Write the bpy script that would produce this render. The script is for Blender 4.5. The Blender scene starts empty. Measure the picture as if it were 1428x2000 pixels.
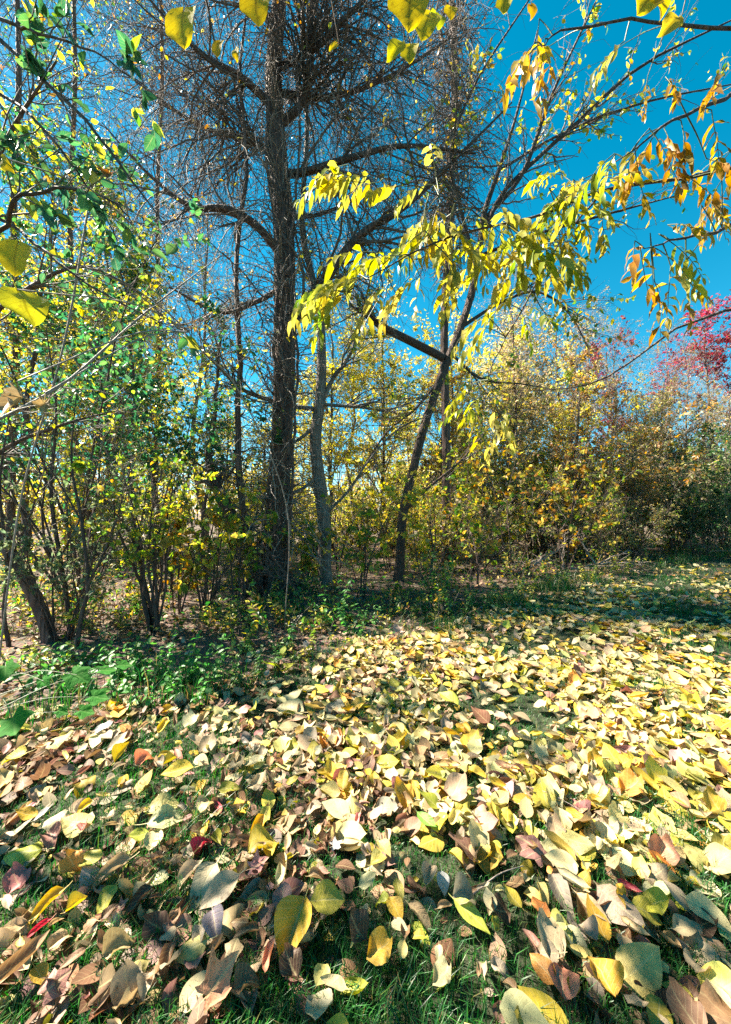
import bpy, math
import numpy as np
from mathutils import Matrix, Vector

SC = bpy.context.scene
RNG = np.random.default_rng(11)
FPX, CAMH = 740.0, 1.4            # focal length in photo pixels, eye height

# ------------------------------------------------------------------ camera
cam_d = bpy.data.cameras.new('camera')
cam_d.sensor_fit = 'VERTICAL'
cam_d.sensor_height = 36.0
cam_d.lens = 36.0 * FPX / 2000.0
cam_d.clip_start, cam_d.clip_end = 0.02, 2000
cam = bpy.data.objects.new('camera', cam_d)
SC.collection.objects.link(cam)
cam.location = (0, 0, CAMH)
cam.rotation_euler = (math.radians(90), 0, 0)
SC.camera = cam

# ------------------------------------------------------------------ light
SUN_AZ, SUN_EL = math.radians(-71), math.radians(48)      # azimuth from +Y, negative = left
W = bpy.data.worlds.new('World'); SC.world = W; W.use_nodes = True
nt = W.node_tree; nt.nodes.clear()
sky = nt.nodes.new('ShaderNodeTexSky'); sky.sky_type = 'NISHITA'; sky.sun_disc = False
sky.sun_elevation = SUN_EL; sky.sun_rotation = SUN_AZ
sky.air_density = 0.72; sky.dust_density = 0.1; sky.ozone_density = 1.0
hs = nt.nodes.new('ShaderNodeHueSaturation')
hs.inputs['Hue'].default_value = 0.462; hs.inputs['Saturation'].default_value = 1.45
bg = nt.nodes.new('ShaderNodeBackground'); bg.inputs[1].default_value = 0.05
wo = nt.nodes.new('ShaderNodeOutputWorld')
nt.links.new(sky.outputs[0], hs.inputs['Color'])
nt.links.new(hs.outputs[0], bg.inputs[0]); nt.links.new(bg.outputs[0], wo.inputs[0])
sd = bpy.data.lights.new('sun', 'SUN'); sd.energy = 5.0; sd.angle = math.radians(0.53)
sd.color = (1.0, 0.91, 0.76)
sun = bpy.data.objects.new('sun', sd); SC.collection.objects.link(sun)
sdir = Vector((math.sin(SUN_AZ) * math.cos(SUN_EL), math.cos(SUN_AZ) * math.cos(SUN_EL), math.sin(SUN_EL)))
sun.rotation_euler = sdir.to_track_quat('Z', 'Y').to_euler()
sun.location = sdir * 60
vs = SC.view_settings
vs.view_transform = 'Standard'; vs.look = 'None'; vs.exposure = 2.45; vs.gamma = 1.0
vs.use_curve_mapping = False
cy = SC.cycles
cy.max_bounces = 8; cy.diffuse_bounces = 6; cy.glossy_bounces = 1; cy.transmission_bounces = 6
cy.sample_clamp_indirect = 4.0; cy.sample_clamp_direct = 12.0
cy.transparent_max_bounces = 4; cy.caustics_reflective = False; cy.caustics_refractive = False
cy.use_denoising = False

# ------------------------------------------------------------------ helpers
def at(px, py, d):
    return np.array([(px - 714) / FPX * d, d, CAMH - (py - 1000) / FPX * d])

def gz(x, y):
    return (0.03 * np.sin(x * 0.9 + 1.3) * np.cos(y * 0.7) + 0.018 * np.sin(x * 2.3 + y * 1.7)
            + 0.03 * np.sin(x * 0.31 - y * 0.23))

def gp(px, py):
    d = FPX * CAMH / (py - 1000)
    x = (px - 714) / FPX * d
    return np.array([x, d, gz(x, d)])

def nrm(v):
    return v / np.maximum(np.linalg.norm(v, axis=-1, keepdims=True), 1e-9)

def rand(n, a=0.0, b=1.0):
    return RNG.uniform(a, b, n)

# woodland edge: y as a function of x
EX = np.array([-12, -6, -2.4, -1.85, -1.2, -.72, -.08, 1.2, 2.8, 6.2, 12, 24.])
EY = np.array([1.6, 2.2, 2.5, 2.65, 2.8, 3.35, 3.9, 4.75, 6.1, 8.6, 12.3, 20.])
def edge_y(x):
    return np.interp(x, EX, EY)

class Geo:
    """collects vertices, faces, uvs and tints of ONE mesh"""
    def __init__(s): s.v = []; s.f = []; s.uv = []; s.t = []; s.n = 0; s.mi = []
    def add(s, V, F, uv=None, tint=None, mi=0):
        V = np.asarray(V, float).reshape(-1, 3)
        s.v.append(V)
        for f in F:
            if len(f): s.f.append(np.asarray(f, np.int64) + s.n); s.mi.append(mi)
        s.uv.append(np.zeros((len(V), 2)) if uv is None else np.asarray(uv).reshape(-1, 2))
        s.t.append(np.ones((len(V), 3)) if tint is None else np.broadcast_to(np.asarray(tint, float), (len(V), 3)))
        s.n += len(V)
        return s
    def mesh(s, name, mats, smooth=True, off=(0, 0, 0), uv=False, tint=False):
        me = bpy.data.meshes.new(name)
        V = np.concatenate(s.v) - np.asarray(off)
        me.vertices.add(len(V)); me.vertices.foreach_set('co', V.astype(np.float32).ravel())
        idx = np.concatenate([f.ravel() for f in s.f]).astype(np.int32)
        cnt = np.concatenate([np.full(len(f), f.shape[1]) for f in s.f])
        mi = np.concatenate([np.full(len(f), m) for f, m in zip(s.f, s.mi)]).astype(np.int32)
        st = np.concatenate([[0], np.cumsum(cnt)[:-1]]).astype(np.int32)
        me.loops.add(len(idx)); me.loops.foreach_set('vertex_index', idx)
        me.polygons.add(len(st)); me.polygons.foreach_set('loop_start', st)
        if not isinstance(mats, (list, tuple)): mats = [mats]
        for m in mats: me.materials.append(m)
        if len(mats) > 1: me.polygons.foreach_set('material_index', mi)
        if uv:
            U = np.concatenate(s.uv)[idx]
            l = me.uv_layers.new(name='UVMap'); l.data.foreach_set('uv', U.astype(np.float32).ravel())
        if tint:
            T = np.concatenate(s.t); T = np.c_[T, np.ones(len(T))]
            a = me.attributes.new('tint', 'FLOAT_COLOR', 'POINT'); a.data.foreach_set('color', T.astype(np.float32).ravel())
        me.update(calc_edges=True)
        me.polygons.foreach_set('use_smooth', np.full(len(st), bool(smooth)))
        return me

LABELS = {}
def link(o, parent=None):
    SC.collection.objects.link(o)
    if parent is not None: o.parent = parent
    return o

def tag(o, label=None, cat=None, group=None, kind=None):
    if label is not None:
        o['label'] = label; LABELS.setdefault(label, []).append(o)
    if cat: o['category'] = cat
    if group: o['group'] = group
    if kind: o['kind'] = kind
    return o

def thing(name, label, cat, loc, group=None):
    o = bpy.data.objects.new(name, None); o.empty_display_size = 0.2
    link(o); o.location = tuple(loc)
    tag(o, label, cat, group)
    return o

def off(t):                       # a part's mesh lives in the frame of its thing
    while t is not None and t.parent is not None: t = t.parent
    return (0, 0, 0) if t is None else tuple(t.location)

def part(name, geo, mats, parent, kind=None, smooth=True, uv=False, tint=False, label=None):
    o = bpy.data.objects.new(name, geo.mesh(name, mats, smooth, off(parent), uv, tint))
    link(o, parent)
    tag(o, label=None, kind=kind)
    if label: o['label'] = label
    return o

# ---- tubes (vectorised over N polylines of n points)
def tubes(geo, P, R, sides=4, tint=None, ridge=0.0, mi=0):
    P = np.asarray(P, float); R = np.asarray(R, float)
    if P.ndim == 2: P = P[None]; R = R[None]
    N, n, _ = P.shape
    T = nrm(np.gradient(P, axis=1))
    avg = nrm(P[:, -1] - P[:, 0])
    ref = np.where(np.abs(avg[:, 2:3]) < 0.75, np.array([[0, 0, 1.]]), np.array([[0.3, 1., 0]]))
    A = nrm(np.cross(T, ref[:, None, :])); B = np.cross(T, A)
    th = np.arange(sides) / sides * 2 * np.pi
    RR = R[:, :, None] * np.ones(sides)
    if ridge:
        z = np.cumsum(np.r_[0, np.linalg.norm(np.diff(P[0], axis=0), axis=1)])
        r = np.zeros((n, sides))
        for k, (f, g) in enumerate([(3, 0.8), (5, 1.7), (8, 2.9), (11, 4.0)]):
            r += np.sin(th[None] * f + z[:, None] * g * (1 if k % 2 else -1) + k * 1.7) / (1 + 0.5 * k)
        RR = RR * (1 + ridge * r[None])
    V = P[:, :, None, :] + RR[..., None] * (A[:, :, None, :] * np.cos(th)[None, None, :, None] + B[:, :, None, :] * np.sin(th)[None, None, :, None])
    base = (np.arange(N) * n * sides)[:, None, None] + (np.arange(n - 1) * sides)[None, :, None]
    k = np.arange(sides); k2 = (k + 1) % sides
    Fq = np.stack([base + k, base + k2, base + sides + k2, base + sides + k], -1).reshape(-1, 4)
    tt = None
    if tint is not None:
        tint = np.asarray(tint, float)
        tt = np.broadcast_to(tint, (N * n * sides, 3)) if tint.ndim == 1 else np.repeat(tint, n * sides, 0)
    return geo.add(V, [Fq], tint=tt, mi=mi)

def spline(C, n):
    """Catmull-Rom through control points (any width), n samples"""
    C = np.asarray(C, float)
    if len(C) == 2: return C[0] + (C[1] - C[0]) * np.linspace(0, 1, n)[:, None]
    E = np.vstack([2 * C[0] - C[1], C, 2 * C[-1] - C[-2]])
    u = np.linspace(0, len(C) - 1 - 1e-6, n); i = u.astype(int); t = (u - i)[:, None]
    p0, p1, p2, p3 = E[i], E[i + 1], E[i + 2], E[i + 3]
    return 0.5 * (2 * p1 + (p2 - p0) * t + (2 * p0 - 5 * p1 + 4 * p2 - p3) * t ** 2 + (3 * p1 - p0 - 3 * p2 + p3) * t ** 3)

def pxpath(L, n):
    """L: (px, py, depth, radius) rows -> points, radii"""
    C = np.array([np.r_[at(a, b, d), r] for a, b, d, r in L])
    S = spline(C, n)
    return S[:, :3], np.maximum(S[:, 3], 0.002)

def sample(P, R, idx, t):
    n = P.shape[1]; f = t * (n - 1); i = np.minimum(f.astype(int), n - 2); w = (f - i)[:, None]
    a, b = P[idx, i], P[idx, i + 1]
    return a * (1 - w) + b * w, nrm(b - a), R[idx, i] * (1 - w[:, 0]) + R[idx, i + 1] * w[:, 0]

def perp(T):
    v = RNG.normal(size=T.shape)
    return nrm(v - (v * T).sum(-1, keepdims=True) * T)

def grow(P, R, count, tr=(0.2, 1.0), ang=(0.5, 1.0), length=(0.5, 1.0), n=6, curv=0.15, grav=0.0, rs=0.6, rmin=0.002,
         tip=0.35, up=0.0, shrink=0.4, bias=None, rmax=9):
    """children branches of the polylines P"""
    if P.ndim == 2: P = P[None]; R = R[None]
    L = np.linalg.norm(np.diff(P, axis=1), axis=2).sum(1)
    idx = RNG.choice(len(P), count, p=L / L.sum()); t = rand(count, *tr)
    p, T, r = sample(P, R, idx, t)
    a = rand(count, *ang)[:, None]
    side = perp(T)
    if bias is not None: side = nrm(side + np.asarray(bias))
    D = nrm(T * np.cos(a) + side * np.sin(a) + np.array([0, 0, up]))
    ln = rand(count, *length) * (1 - shrink * t)
    out = np.zeros((count, n, 3)); out[:, 0] = p
    for k in range(1, n):
        D = nrm(D + RNG.normal(size=D.shape) * curv + np.array([0, 0, grav]))
        out[:, k] = out[:, k - 1] + D * (ln / (n - 1))[:, None]
    r0 = np.clip(r * rs, rmin, rmax)
    RR = r0[:, None] * np.linspace(1, tip, n)[None]
    out[:, :, 2] = np.maximum(out[:, :, 2], gz(out[:, :, 0], out[:, :, 1]) + 0.02)
    return out, RR

# ---- leaf templates: x = side, y = along, z = normal; unit length
def leaf_grid(nu, nv, width, wexp=0.8, tipx=1.0, cup=0.0, bend=0.0, roll=0.0, fold=0.0, wave=0.0, crump=0.0, seed=0,
              heart=0.0, lobes=None, twist=0.0, petiole=0.0):
    r = np.random.default_rng(seed)
    v = np.linspace(0, 1, nv + 1); u = np.linspace(-1, 1, nu + 1)
    if lobes is None:
        w = np.sin(np.pi * np.clip(v, 0, 1) ** wexp) ** 0.85 * width * 0.5
        w = w * (1 - 0.25 * (v > 0.75) * (v - 0.75) / 0.25 * tipx)
        w[0] = 0.015; w[-1] = 0.004
    else:
        w = np.interp(v, *lobes) * width * 0.5
    U, Vv = np.meshgrid(u, v)
    X = U * w[:, None]; Y = Vv + 0 * U - heart * np.abs(U) ** 2 * (1 - Vv) ** 3
    ang = bend * (Vv - 0.15)
    Z = np.zeros_like(X)
    # bend along the length
    if bend:
        Y = np.sin(bend * Vv) / bend + (Y - Vv); Z = Z - (1 - np.cos(bend * Vv)) / bend
    Z = Z + fold * np.abs(X) + cup * X ** 2 * 4
    if roll:                                     # roll up sideways like a dry leaf
        rad = 1.0 / roll
        th = X * roll
        X = np.sin(th) * rad; Z = Z + (1 - np.cos(th)) * rad
    if wave:
        Z = Z + wave * np.sin(Vv * 9 + r.uniform(0, 6) + U * 1.5) * np.abs(U)
    if twist:
        c, s = np.cos(twist * (Vv - .5)), np.sin(twist * (Vv - .5)); X, Z = X * c - Z * s, X * s + Z * c
    if crump:
        for k in range(4):
            q = r.normal(size=3) * (4 + 3 * k); ph = r.uniform(0, 6)
            Z = Z + crump / (1 + k) * np.sin(q[0] * X * 2 + q[1] * Y + ph)
            X = X + 0.5 * crump / (1 + k) * np.sin(q[2] * Y + ph * 2)
    V = np.stack([X, Y, Z], -1).reshape(-1, 3)
    uv = np.stack([U * 0.5 + 0.5, Vv], -1).reshape(-1, 2)
    i = np.arange(nv)[:, None] * (nu + 1) + np.arange(nu)[None]
    F = np.stack([i, i + 1, i + nu + 2, i + nu + 1], -1).reshape(-1, 4)
    Fs = [F]
    if petiole:
        y0 = V[nu // 2]
        a = np.array([[0.012, 0, 0], [-0.012, 0, 0], [-0.008, -petiole * .6, 0.02], [0.008, -petiole * .6, 0.02], [0.01, -petiole, 0.06], [-0.01, -petiole, 0.06]]) + y0
        k = len(V); V = np.vstack([V, a]); uv = np.vstack([uv, np.tile([[0.5, 0.0]], (6, 1))])
        Fs.append(np.array([[k, k + 1, k + 2, k + 3], [k + 3, k + 2, k + 5, k + 4]]))
    return V, Fs, uv

def leaf_maple(seed=0, cup=0.25, crump=0.04, petiole=0.35, curl=0.0, depth=0.45):
    """palmately lobed leaf: polar grid about the stalk joint"""
    r = np.random.default_rng(seed)
    tips = np.array([-130, -58, 0, 58, 130.]); ln = np.array([0.34, 0.52, 0.62, 0.52, 0.34])
    A, Rr = [], []
    for k in range(5):
        A += [tips[k] - 12, tips[k], tips[k] + 12]; sh = 1 - .75 * depth; Rr += [ln[k] * sh, ln[k], ln[k] * sh]
        if k < 4:
            A.append((tips[k] + tips[k + 1]) / 2); Rr.append(min(ln[k], ln[k + 1]) * (1 - depth))
    A = np.r_[-176, A, 176]; Rr = np.r_[0.08, Rr, 0.08]
    A = np.radians(A); Rr = Rr * r.uniform(.92, 1.08, len(Rr))
    V = [[0, 0.3, 0]]; m = len(A)
    for q in (0.5, 1.0):
        for a, R in zip(A, Rr):
            x, y = np.sin(a) * R * q, np.cos(a) * R * q
            V.append([x, y + 0.3, 0])
    V = np.array(V)
    d2 = V[:, 0] ** 2 + (V[:, 1] - 0.3) ** 2
    V[:, 2] = cup * d2
    uv = np.stack([V[:, 0] * .8 + .5, V[:, 1]], -1)
    for k in range(4):
        q = r.normal(size=2) * (5 + 4 * k); V[:, 2] += crump / (1 + k * .5) * np.sin(q[0] * V[:, 0] + q[1] * V[:, 1] + r.uniform(0, 6))
    if curl:
        V[:, 2] += curl * np.abs(V[:, 0]) ** 1.5; V[:, 0] *= (1 - 0.4 * curl)
    i = np.arange(m - 1)
    F3 = np.stack([np.zeros_like(i), 1 + i + 1, 1 + i], -1)
    F4 = np.stack([1 + i, 1 + i + 1, 1 + m + i + 1, 1 + m + i], -1)
    Fs = [F3, F4]
    if petiole:
        k = len(V)
        V = np.vstack([V, [[.01, .3, 0], [-.01, .3, 0], [-.007, .3 - petiole, .03], [.007, .3 - petiole, .03]]])
        uv = np.vstack([uv, np.tile([[.5, 0]], (4, 1))]); Fs.append(np.array([[k, k + 1, k + 2, k + 3]]))
    return V, Fs, uv

def leaf_simple(width=0.5, fold=0.3, bend=0.25, wexp=0.8):
    h = width * .5
    V = np.array([[0, 0, 0], [0, .38, 0.02], [0, .72, -bend * .3], [0, 1, -bend * .8],
                  [-h * .95, .33, fold * h], [-h * .75, .7, fold * h * .8 - bend * .3], [h * .95, .33, fold * h], [h * .75, .7, fold * h * .8 - bend * .3]])
    T = np.array([[0, 1, 4], [2, 3, 5], [0, 6, 1], [2, 7, 3]]); Q = np.array([[1, 2, 5, 4], [1, 6, 7, 2]])
    uv = np.array([[.5, 0], [.5, .38], [.5, .72], [.5, 1], [0, .33], [.1, .7], [1, .33], [.9, .7]])
    return V, [T, Q], uv

def leaf_card(width=0.5, fold=0.25):
    h = width * .5
    V = np.array([[0, 0, 0], [-h, .5, fold * h], [0, 1, -.1], [h, .5, fold * h]])
    return V, [np.array([[0, 2, 1], [0, 3, 2]])], np.array([[.5, 0], [0, .5], [.5, 1], [1, .5]])

def frames(D, N):
    D = nrm(D); S = nrm(np.cross(D, N)); N2 = np.cross(S, D)
    return S, D, N2

def leaves(geo, pos, D, N, size, tpl, tint, wid=None):
    """add many leaves of one template to a mesh"""
    V, F, uv = tpl; S, D, N2 = frames(D, N); m = len(V); K = len(pos)
    if K == 0: return geo
    sx = size if wid is None else size * wid
    W_ = (pos[:, None] + V[None, :, 0:1] * (S * sx[:, None])[:, None] + V[None, :, 1:2] * (D * size[:, None])[:, None]
          + V[None, :, 2:3] * (N2 * size[:, None])[:, None])
    o = (np.arange(K) * m)[:, None, None]
    Fs = [(f[None] + o).reshape(-1, f.shape[1]) for f in F]
    return geo.add(W_, Fs, np.tile(uv, (K, 1)), np.repeat(tint, m, 0))

def leaf_objs(name, parent, me_list, pos, D, N, size, tint, wid=None):
    """each leaf as an object of its own that shares its mesh"""
    S, D, N2 = frames(np.atleast_2d(D), np.atleast_2d(N)); o0 = np.asarray(off(parent)); out = []
    for k in range(len(pos)):
        o = bpy.data.objects.new(name, me_list[RNG.integers(len(me_list))])
        s = size[k]; w = 1 if wid is None else wid[k]; p = pos[k] - o0
        a, b, c = S[k] * s * w, D[k] * s, N2[k] * s
        o.matrix_basis = Matrix(((a[0], b[0], c[0], p[0]), (a[1], b[1], c[1], p[1]), (a[2], b[2], c[2], p[2]), (0, 0, 0, 1)))
        o.color = (*tint[k], 1)
        link(o, parent); out.append(o)
    return out

def tpl_mesh(name, tpl, mat):
    g = Geo(); g.add(tpl[0], tpl[1], tpl[2]); return g.mesh(name, mat, True, uv=True)

def palette(cols, n, w=None, jit=0.15):
    """n leaf colours drawn from a palette, each a little different"""
    cols = np.asarray(cols, float); w = None if w is None else np.asarray(w) / np.sum(w)
    c = cols[RNG.choice(len(cols), n, p=w)]
    return np.clip(c * (1 + RNG.normal(size=(n, 1)) * jit) * (1 + RNG.normal(size=(n, 3)) * jit * .4), 0.004, 0.9)

def place(P, R, n, tr=(0.1, 1.0), out=0.8, down=0.2, flat=0.8):
    """leaf positions and directions along twigs"""
    if P.ndim == 2: P = P[None]; R = R[None]
    L = np.linalg.norm(np.diff(P, axis=1), axis=2).sum(1)
    L = L * np.exp(RNG.normal(size=len(L)) * 1.0); idx = RNG.choice(len(P), n, p=L / L.sum())
    p, T, _ = sample(P, R, idx, rand(n, *tr))
    D = nrm(T * 0.5 + perp(T) * out + np.array([0, 0, -down]))
    N = nrm(RNG.normal(size=(n, 3)) * (1 - flat) * 1.3 + np.array([0, 0, flat]))
    return p, D, N

def inview(p, margin=60):
    x = 714 + p[:, 0] / np.maximum(p[:, 1], .05) * FPX; y = 1000 - (p[:, 2] - CAMH) / np.maximum(p[:, 1], .05) * FPX
    return (p[:, 1] > .1) & (x > -margin) & (x < 1428 + margin) & (y > -margin) & (y < 2000 + margin)

# ------------------------------------------------------------------ materials
def mat(name):
    m = bpy.data.materials.new(name); m.use_nodes = True; n = m.node_tree; n.nodes.clear()
    o = n.nodes.new('ShaderNodeOutputMaterial'); return m, n, o

def N_(n, t, **kw):
    x = n.nodes.new(t)
    for k, v in kw.items():
        if k.startswith('i_'): x.inputs[k[2:].replace('_', ' ')].default_value = v
        else: setattr(x, k, v)
    return x

def math_(n, op, a, b=None, c=None):
    x = n.nodes.new('ShaderNodeMath'); x.operation = op
    for k, v in enumerate((a, b, c)):
        if v is None: continue
        if isinstance(v, (int, float)): x.inputs[k].default_value = v
        else: n.links.new(v, x.inputs[k])
    return x.outputs[0]

def mixc(n, f, a, b, mode='MIX'):
    x = n.nodes.new('ShaderNodeMix'); x.data_type = 'RGBA'; x.blend_type = mode
    for s, v in ((x.inputs[0], f), (x.inputs[6], a), (x.inputs[7], b)):
        if isinstance(v, (int, float)): s.default_value = v
        elif isinstance(v, tuple): s.default_value = (*v, 1)
        else: n.links.new(v, s)
    return x.outputs[2]

def leaf_mat(name, src='obj', trans=0.45, rough=0.45, veins=0.5, spots=0.3, dry=False, spec=0.4, vcol=(.62, .52, .26)):
    m, n, o = mat(name); L = n.links.new
    if src == 'obj':
        oi = N_(n, 'ShaderNodeObjectInfo'); col = oi.outputs['Color']
        vec = N_(n, 'ShaderNodeTexCoord').outputs['Object']
        ad = N_(n, 'ShaderNodeVectorMath', operation='ADD'); L(vec, ad.inputs[0])
        cb = N_(n, 'ShaderNodeCombineXYZ'); L(math_(n, 'MULTIPLY', oi.outputs['Random'], 57.0), cb.inputs[0]); L(math_(n, 'MULTIPLY', oi.outputs['Random'], 23.0), cb.inputs[1])
        L(cb.outputs[0], ad.inputs[1]); vec = ad.outputs[0]; sc = 1.0
    else:
        col = N_(n, 'ShaderNodeAttribute', attribute_name='tint').outputs['Color']
        vec = N_(n, 'ShaderNodeTexCoord').outputs['Object']; sc = 10.0
    # blotches
    nz = N_(n, 'ShaderNodeTexNoise', i_Scale=3.2 * sc, i_Detail=4.0, i_Roughness=.6); L(vec, nz.inputs['Vector'])
    col = mixc(n, 1.0, col, mixc(n, nz.outputs[0], (.62, .6, .55), (1.32, 1.3, 1.2)), 'MULTIPLY')
    bump_h = nz.outputs[0]
    if spots:
        n2 = N_(n, 'ShaderNodeTexNoise', i_Scale=9.0 * sc, i_Detail=3.0); L(vec, n2.inputs['Vector'])
        rp = N_(n, 'ShaderNodeMapRange', i_From_Min=.60, i_From_Max=.70); L(n2.outputs[0], rp.inputs[0])
        col = mixc(n, math_(n, 'MULTIPLY', rp.outputs[0], spots), col, (.12, .06, .025))
    if veins:
        uv = N_(n, 'ShaderNodeUVMap'); sp = N_(n, 'ShaderNodeSeparateXYZ'); L(uv.outputs[0], sp.inputs[0])
        a = math_(n, 'MULTIPLY', math_(n, 'ABSOLUTE', math_(n, 'SUBTRACT', sp.outputs[0], .5)), 2.0)
        mid = N_(n, 'ShaderNodeMapRange', i_From_Min=.09, i_From_Max=.02); L(a, mid.inputs[0])
        fr = math_(n, 'PINGPONG', math_(n, 'MULTIPLY', math_(n, 'SUBTRACT', sp.outputs[1], math_(n, 'MULTIPLY', a, .28)), 7.0), .5)
        sv = N_(n, 'ShaderNodeMapRange', i_From_Min=.10, i_From_Max=.02); L(fr, sv.inputs[0])
        vm = math_(n, 'MAXIMUM', mid.outputs[0], math_(n, 'MULTIPLY', sv.outputs[0], .6))
        vm = math_(n, 'MULTIPLY', vm, veins)
        col = mixc(n, vm, col, mixc(n, .5, col, vcol))
        bump_h = math_(n, 'ADD', nz.outputs[0], math_(n, 'MULTIPLY', vm, -.5))
    bp = N_(n, 'ShaderNodeBump', i_Strength=.18, i_Distance=.01 if src != 'obj' else .05); L(bump_h, bp.inputs['Height'])
    pb = N_(n, 'ShaderNodeBsdfPrincipled', i_Roughness=rough); L(col, pb.inputs['Base Color']); L(bp.outputs[0], pb.inputs['Normal'])
    pb.inputs['Specular IOR Level'].default_value = spec
    tr = N_(n, 'ShaderNodeBsdfTranslucent')
    hs_ = N_(n, 'ShaderNodeHueSaturation', i_Saturation=1.15, i_Value=1.25); L(col, hs_.inputs['Color']); L(hs_.outputs[0], tr.inputs[0])
    mx = N_(n, 'ShaderNodeMixShader', i_Fac=trans); L(pb.outputs[0], mx.inputs[1]); L(tr.outputs[0], mx.inputs[2])
    L(mx.outputs[0], o.inputs[0]); return m

def bark_mat(name, c1, c2, scale=9.0, stretch=0.16, rough=.8, bump=.7, moss=None, tint=False):
    m, n, o = mat(name); L = n.links.new
    tc = N_(n, 'ShaderNodeTexCoord'); mp = N_(n, 'ShaderNodeMapping'); mp.inputs['Scale'].default_value = (1, 1, stretch)
    L(tc.outputs['Object'], mp.inputs[0])
    nz = N_(n, 'ShaderNodeTexNoise', i_Scale=scale, i_Detail=6.0, i_Roughness=.65, i_Distortion=.4); L(mp.outputs[0], nz.inputs['Vector'])
    vo = N_(n, 'ShaderNodeTexVoronoi', feature='DISTANCE_TO_EDGE', i_Scale=scale * 1.7); L(mp.outputs[0], vo.inputs['Vector'])
    rr = N_(n, 'ShaderNodeMapRange', i_From_Min=.02, i_From_Max=.25); L(vo.outputs[0], rr.inputs[0])
    col = mixc(n, nz.outputs[0], c1, c2)
    col = mixc(n, rr.outputs[0], mixc(n, .65, col, c1), col)
    big = N_(n, 'ShaderNodeTexNoise', i_Scale=1.6, i_Detail=3.0); L(tc.outputs['Object'], big.inputs['Vector'])
    col = mixc(n, 1.0, col, mixc(n, big.outputs[0], (.6, .6, .6), (1.35, 1.3, 1.3)), 'MULTIPLY')
    if moss:
        mr = N_(n, 'ShaderNodeMapRange', i_From_Min=.52, i_From_Max=.66); L(big.outputs[0], mr.inputs[0]); col = mixc(n, mr.outputs[0], col, moss)
    h = math_(n, 'ADD', nz.outputs[0], rr.outputs[0])
    bp = N_(n, 'ShaderNodeBump', i_Strength=bump, i_Distance=.03); L(h, bp.inputs['Height'])
    pb = N_(n, 'ShaderNodeBsdfPrincipled', i_Roughness=rough); L(col, pb.inputs['Base Color']); L(bp.outputs[0], pb.inputs['Normal'])
    L(pb.outputs[0], o.inputs[0]); return m

M = {}
M['leaf'] = leaf_mat('leaf_blade', 'obj', .58, .6, .9, .45, spec=.2, vcol=(.10, .06, .01))  # dark vein colour imitates veins seen against the light
M['leaf_gloss'] = leaf_mat('leaf_blade_green', 'obj', .5, .38, .5, .12, spec=.5)
M['leaf_matte'] = leaf_mat('leaf_blade_matte', 'obj', .45, .7, .8, .2, spec=.15, vcol=(.16, .30, .08))
M['fallen'] = leaf_mat('fallen_leaf_blade', 'obj', .28, .55, .8, .5, spec=.35)
M['foliage'] = leaf_mat('foliage', 'attr', .58, .36, 0, 0, spec=.5)
M['litter'] = leaf_mat('leaf_litter', 'attr', .25, .6, .6, .35, spec=.3)
M['grass'] = leaf_mat('grass_blade', 'attr', .4, .4, 0, 0, spec=.5)
M['bark_dark'] = bark_mat('dark_furrowed_bark', (.04, .024, .02), (.26, .155, .12), 9)
M['bark_grey'] = bark_mat('grey_ridged_bark', (.09, .07, .058), (.44, .36, .30), 14, .2)
M['bark_brown'] = bark_mat('brown_bark', (.035, .02, .015), (.20, .12, .09), 16, .2)
M['twig'] = bark_mat('twig_bark', (.07, .052, .045), (.26, .20, .165), 30, .4, .75, .2)
M['twig_pale'] = bark_mat('pale_twig_bark', (.16, .125, .10), (.42, .35, .29), 30, .4, .7, .2)
M['stem_green'] = bark_mat('green_stem', (.04, .06, .02), (.12, .15, .05), 40, .4, .5, .1)
# ------------------------------------------------------------------ ground
def ground_mat():
    m, n, o = mat('ground_soil'); L = n.links.new
    tc = N_(n, 'ShaderNodeTexCoord').outputs['Object']
    wood = N_(n, 'ShaderNodeAttribute', attribute_name='tint').outputs['Fac']
    a = N_(n, 'ShaderNodeTexNoise', i_Scale=6.0, i_Detail=8.0, i_Roughness=.7); L(tc, a.inputs['Vector'])
    b = N_(n, 'ShaderNodeTexNoise', i_Scale=55.0, i_Detail=4.0); L(tc, b.inputs['Vector'])
    v = N_(n, 'ShaderNodeTexVoronoi', i_Scale=26.0); L(tc, v.inputs['Vector'])
    lawn = mixc(n, a.outputs[0], (.012, .02, .008), (.045, .05, .02))
    duff = mixc(n, a.outputs[0], (.05, .03, .02), (.22, .15, .10))
    duff = mixc(n, .5, duff, mixc(n, 1.0, duff, v.outputs['Color'], 'MULTIPLY'))
    col = mixc(n, wood, lawn, duff)
    h = math_(n, 'ADD', math_(n, 'ADD', a.outputs[0], math_(n, 'MULTIPLY', b.outputs[0], .5)), v.outputs[0])
    bp = N_(n, 'ShaderNodeBump', i_Strength=.8, i_Distance=.03); L(h, bp.inputs['Height'])
    pb = N_(n, 'ShaderNodeBsdfPrincipled', i_Roughness=.95); L(col, pb.inputs['Base Color']); L(bp.outputs[0], pb.inputs['Normal'])
    L(pb.outputs[0], o.inputs[0]); return m

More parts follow.
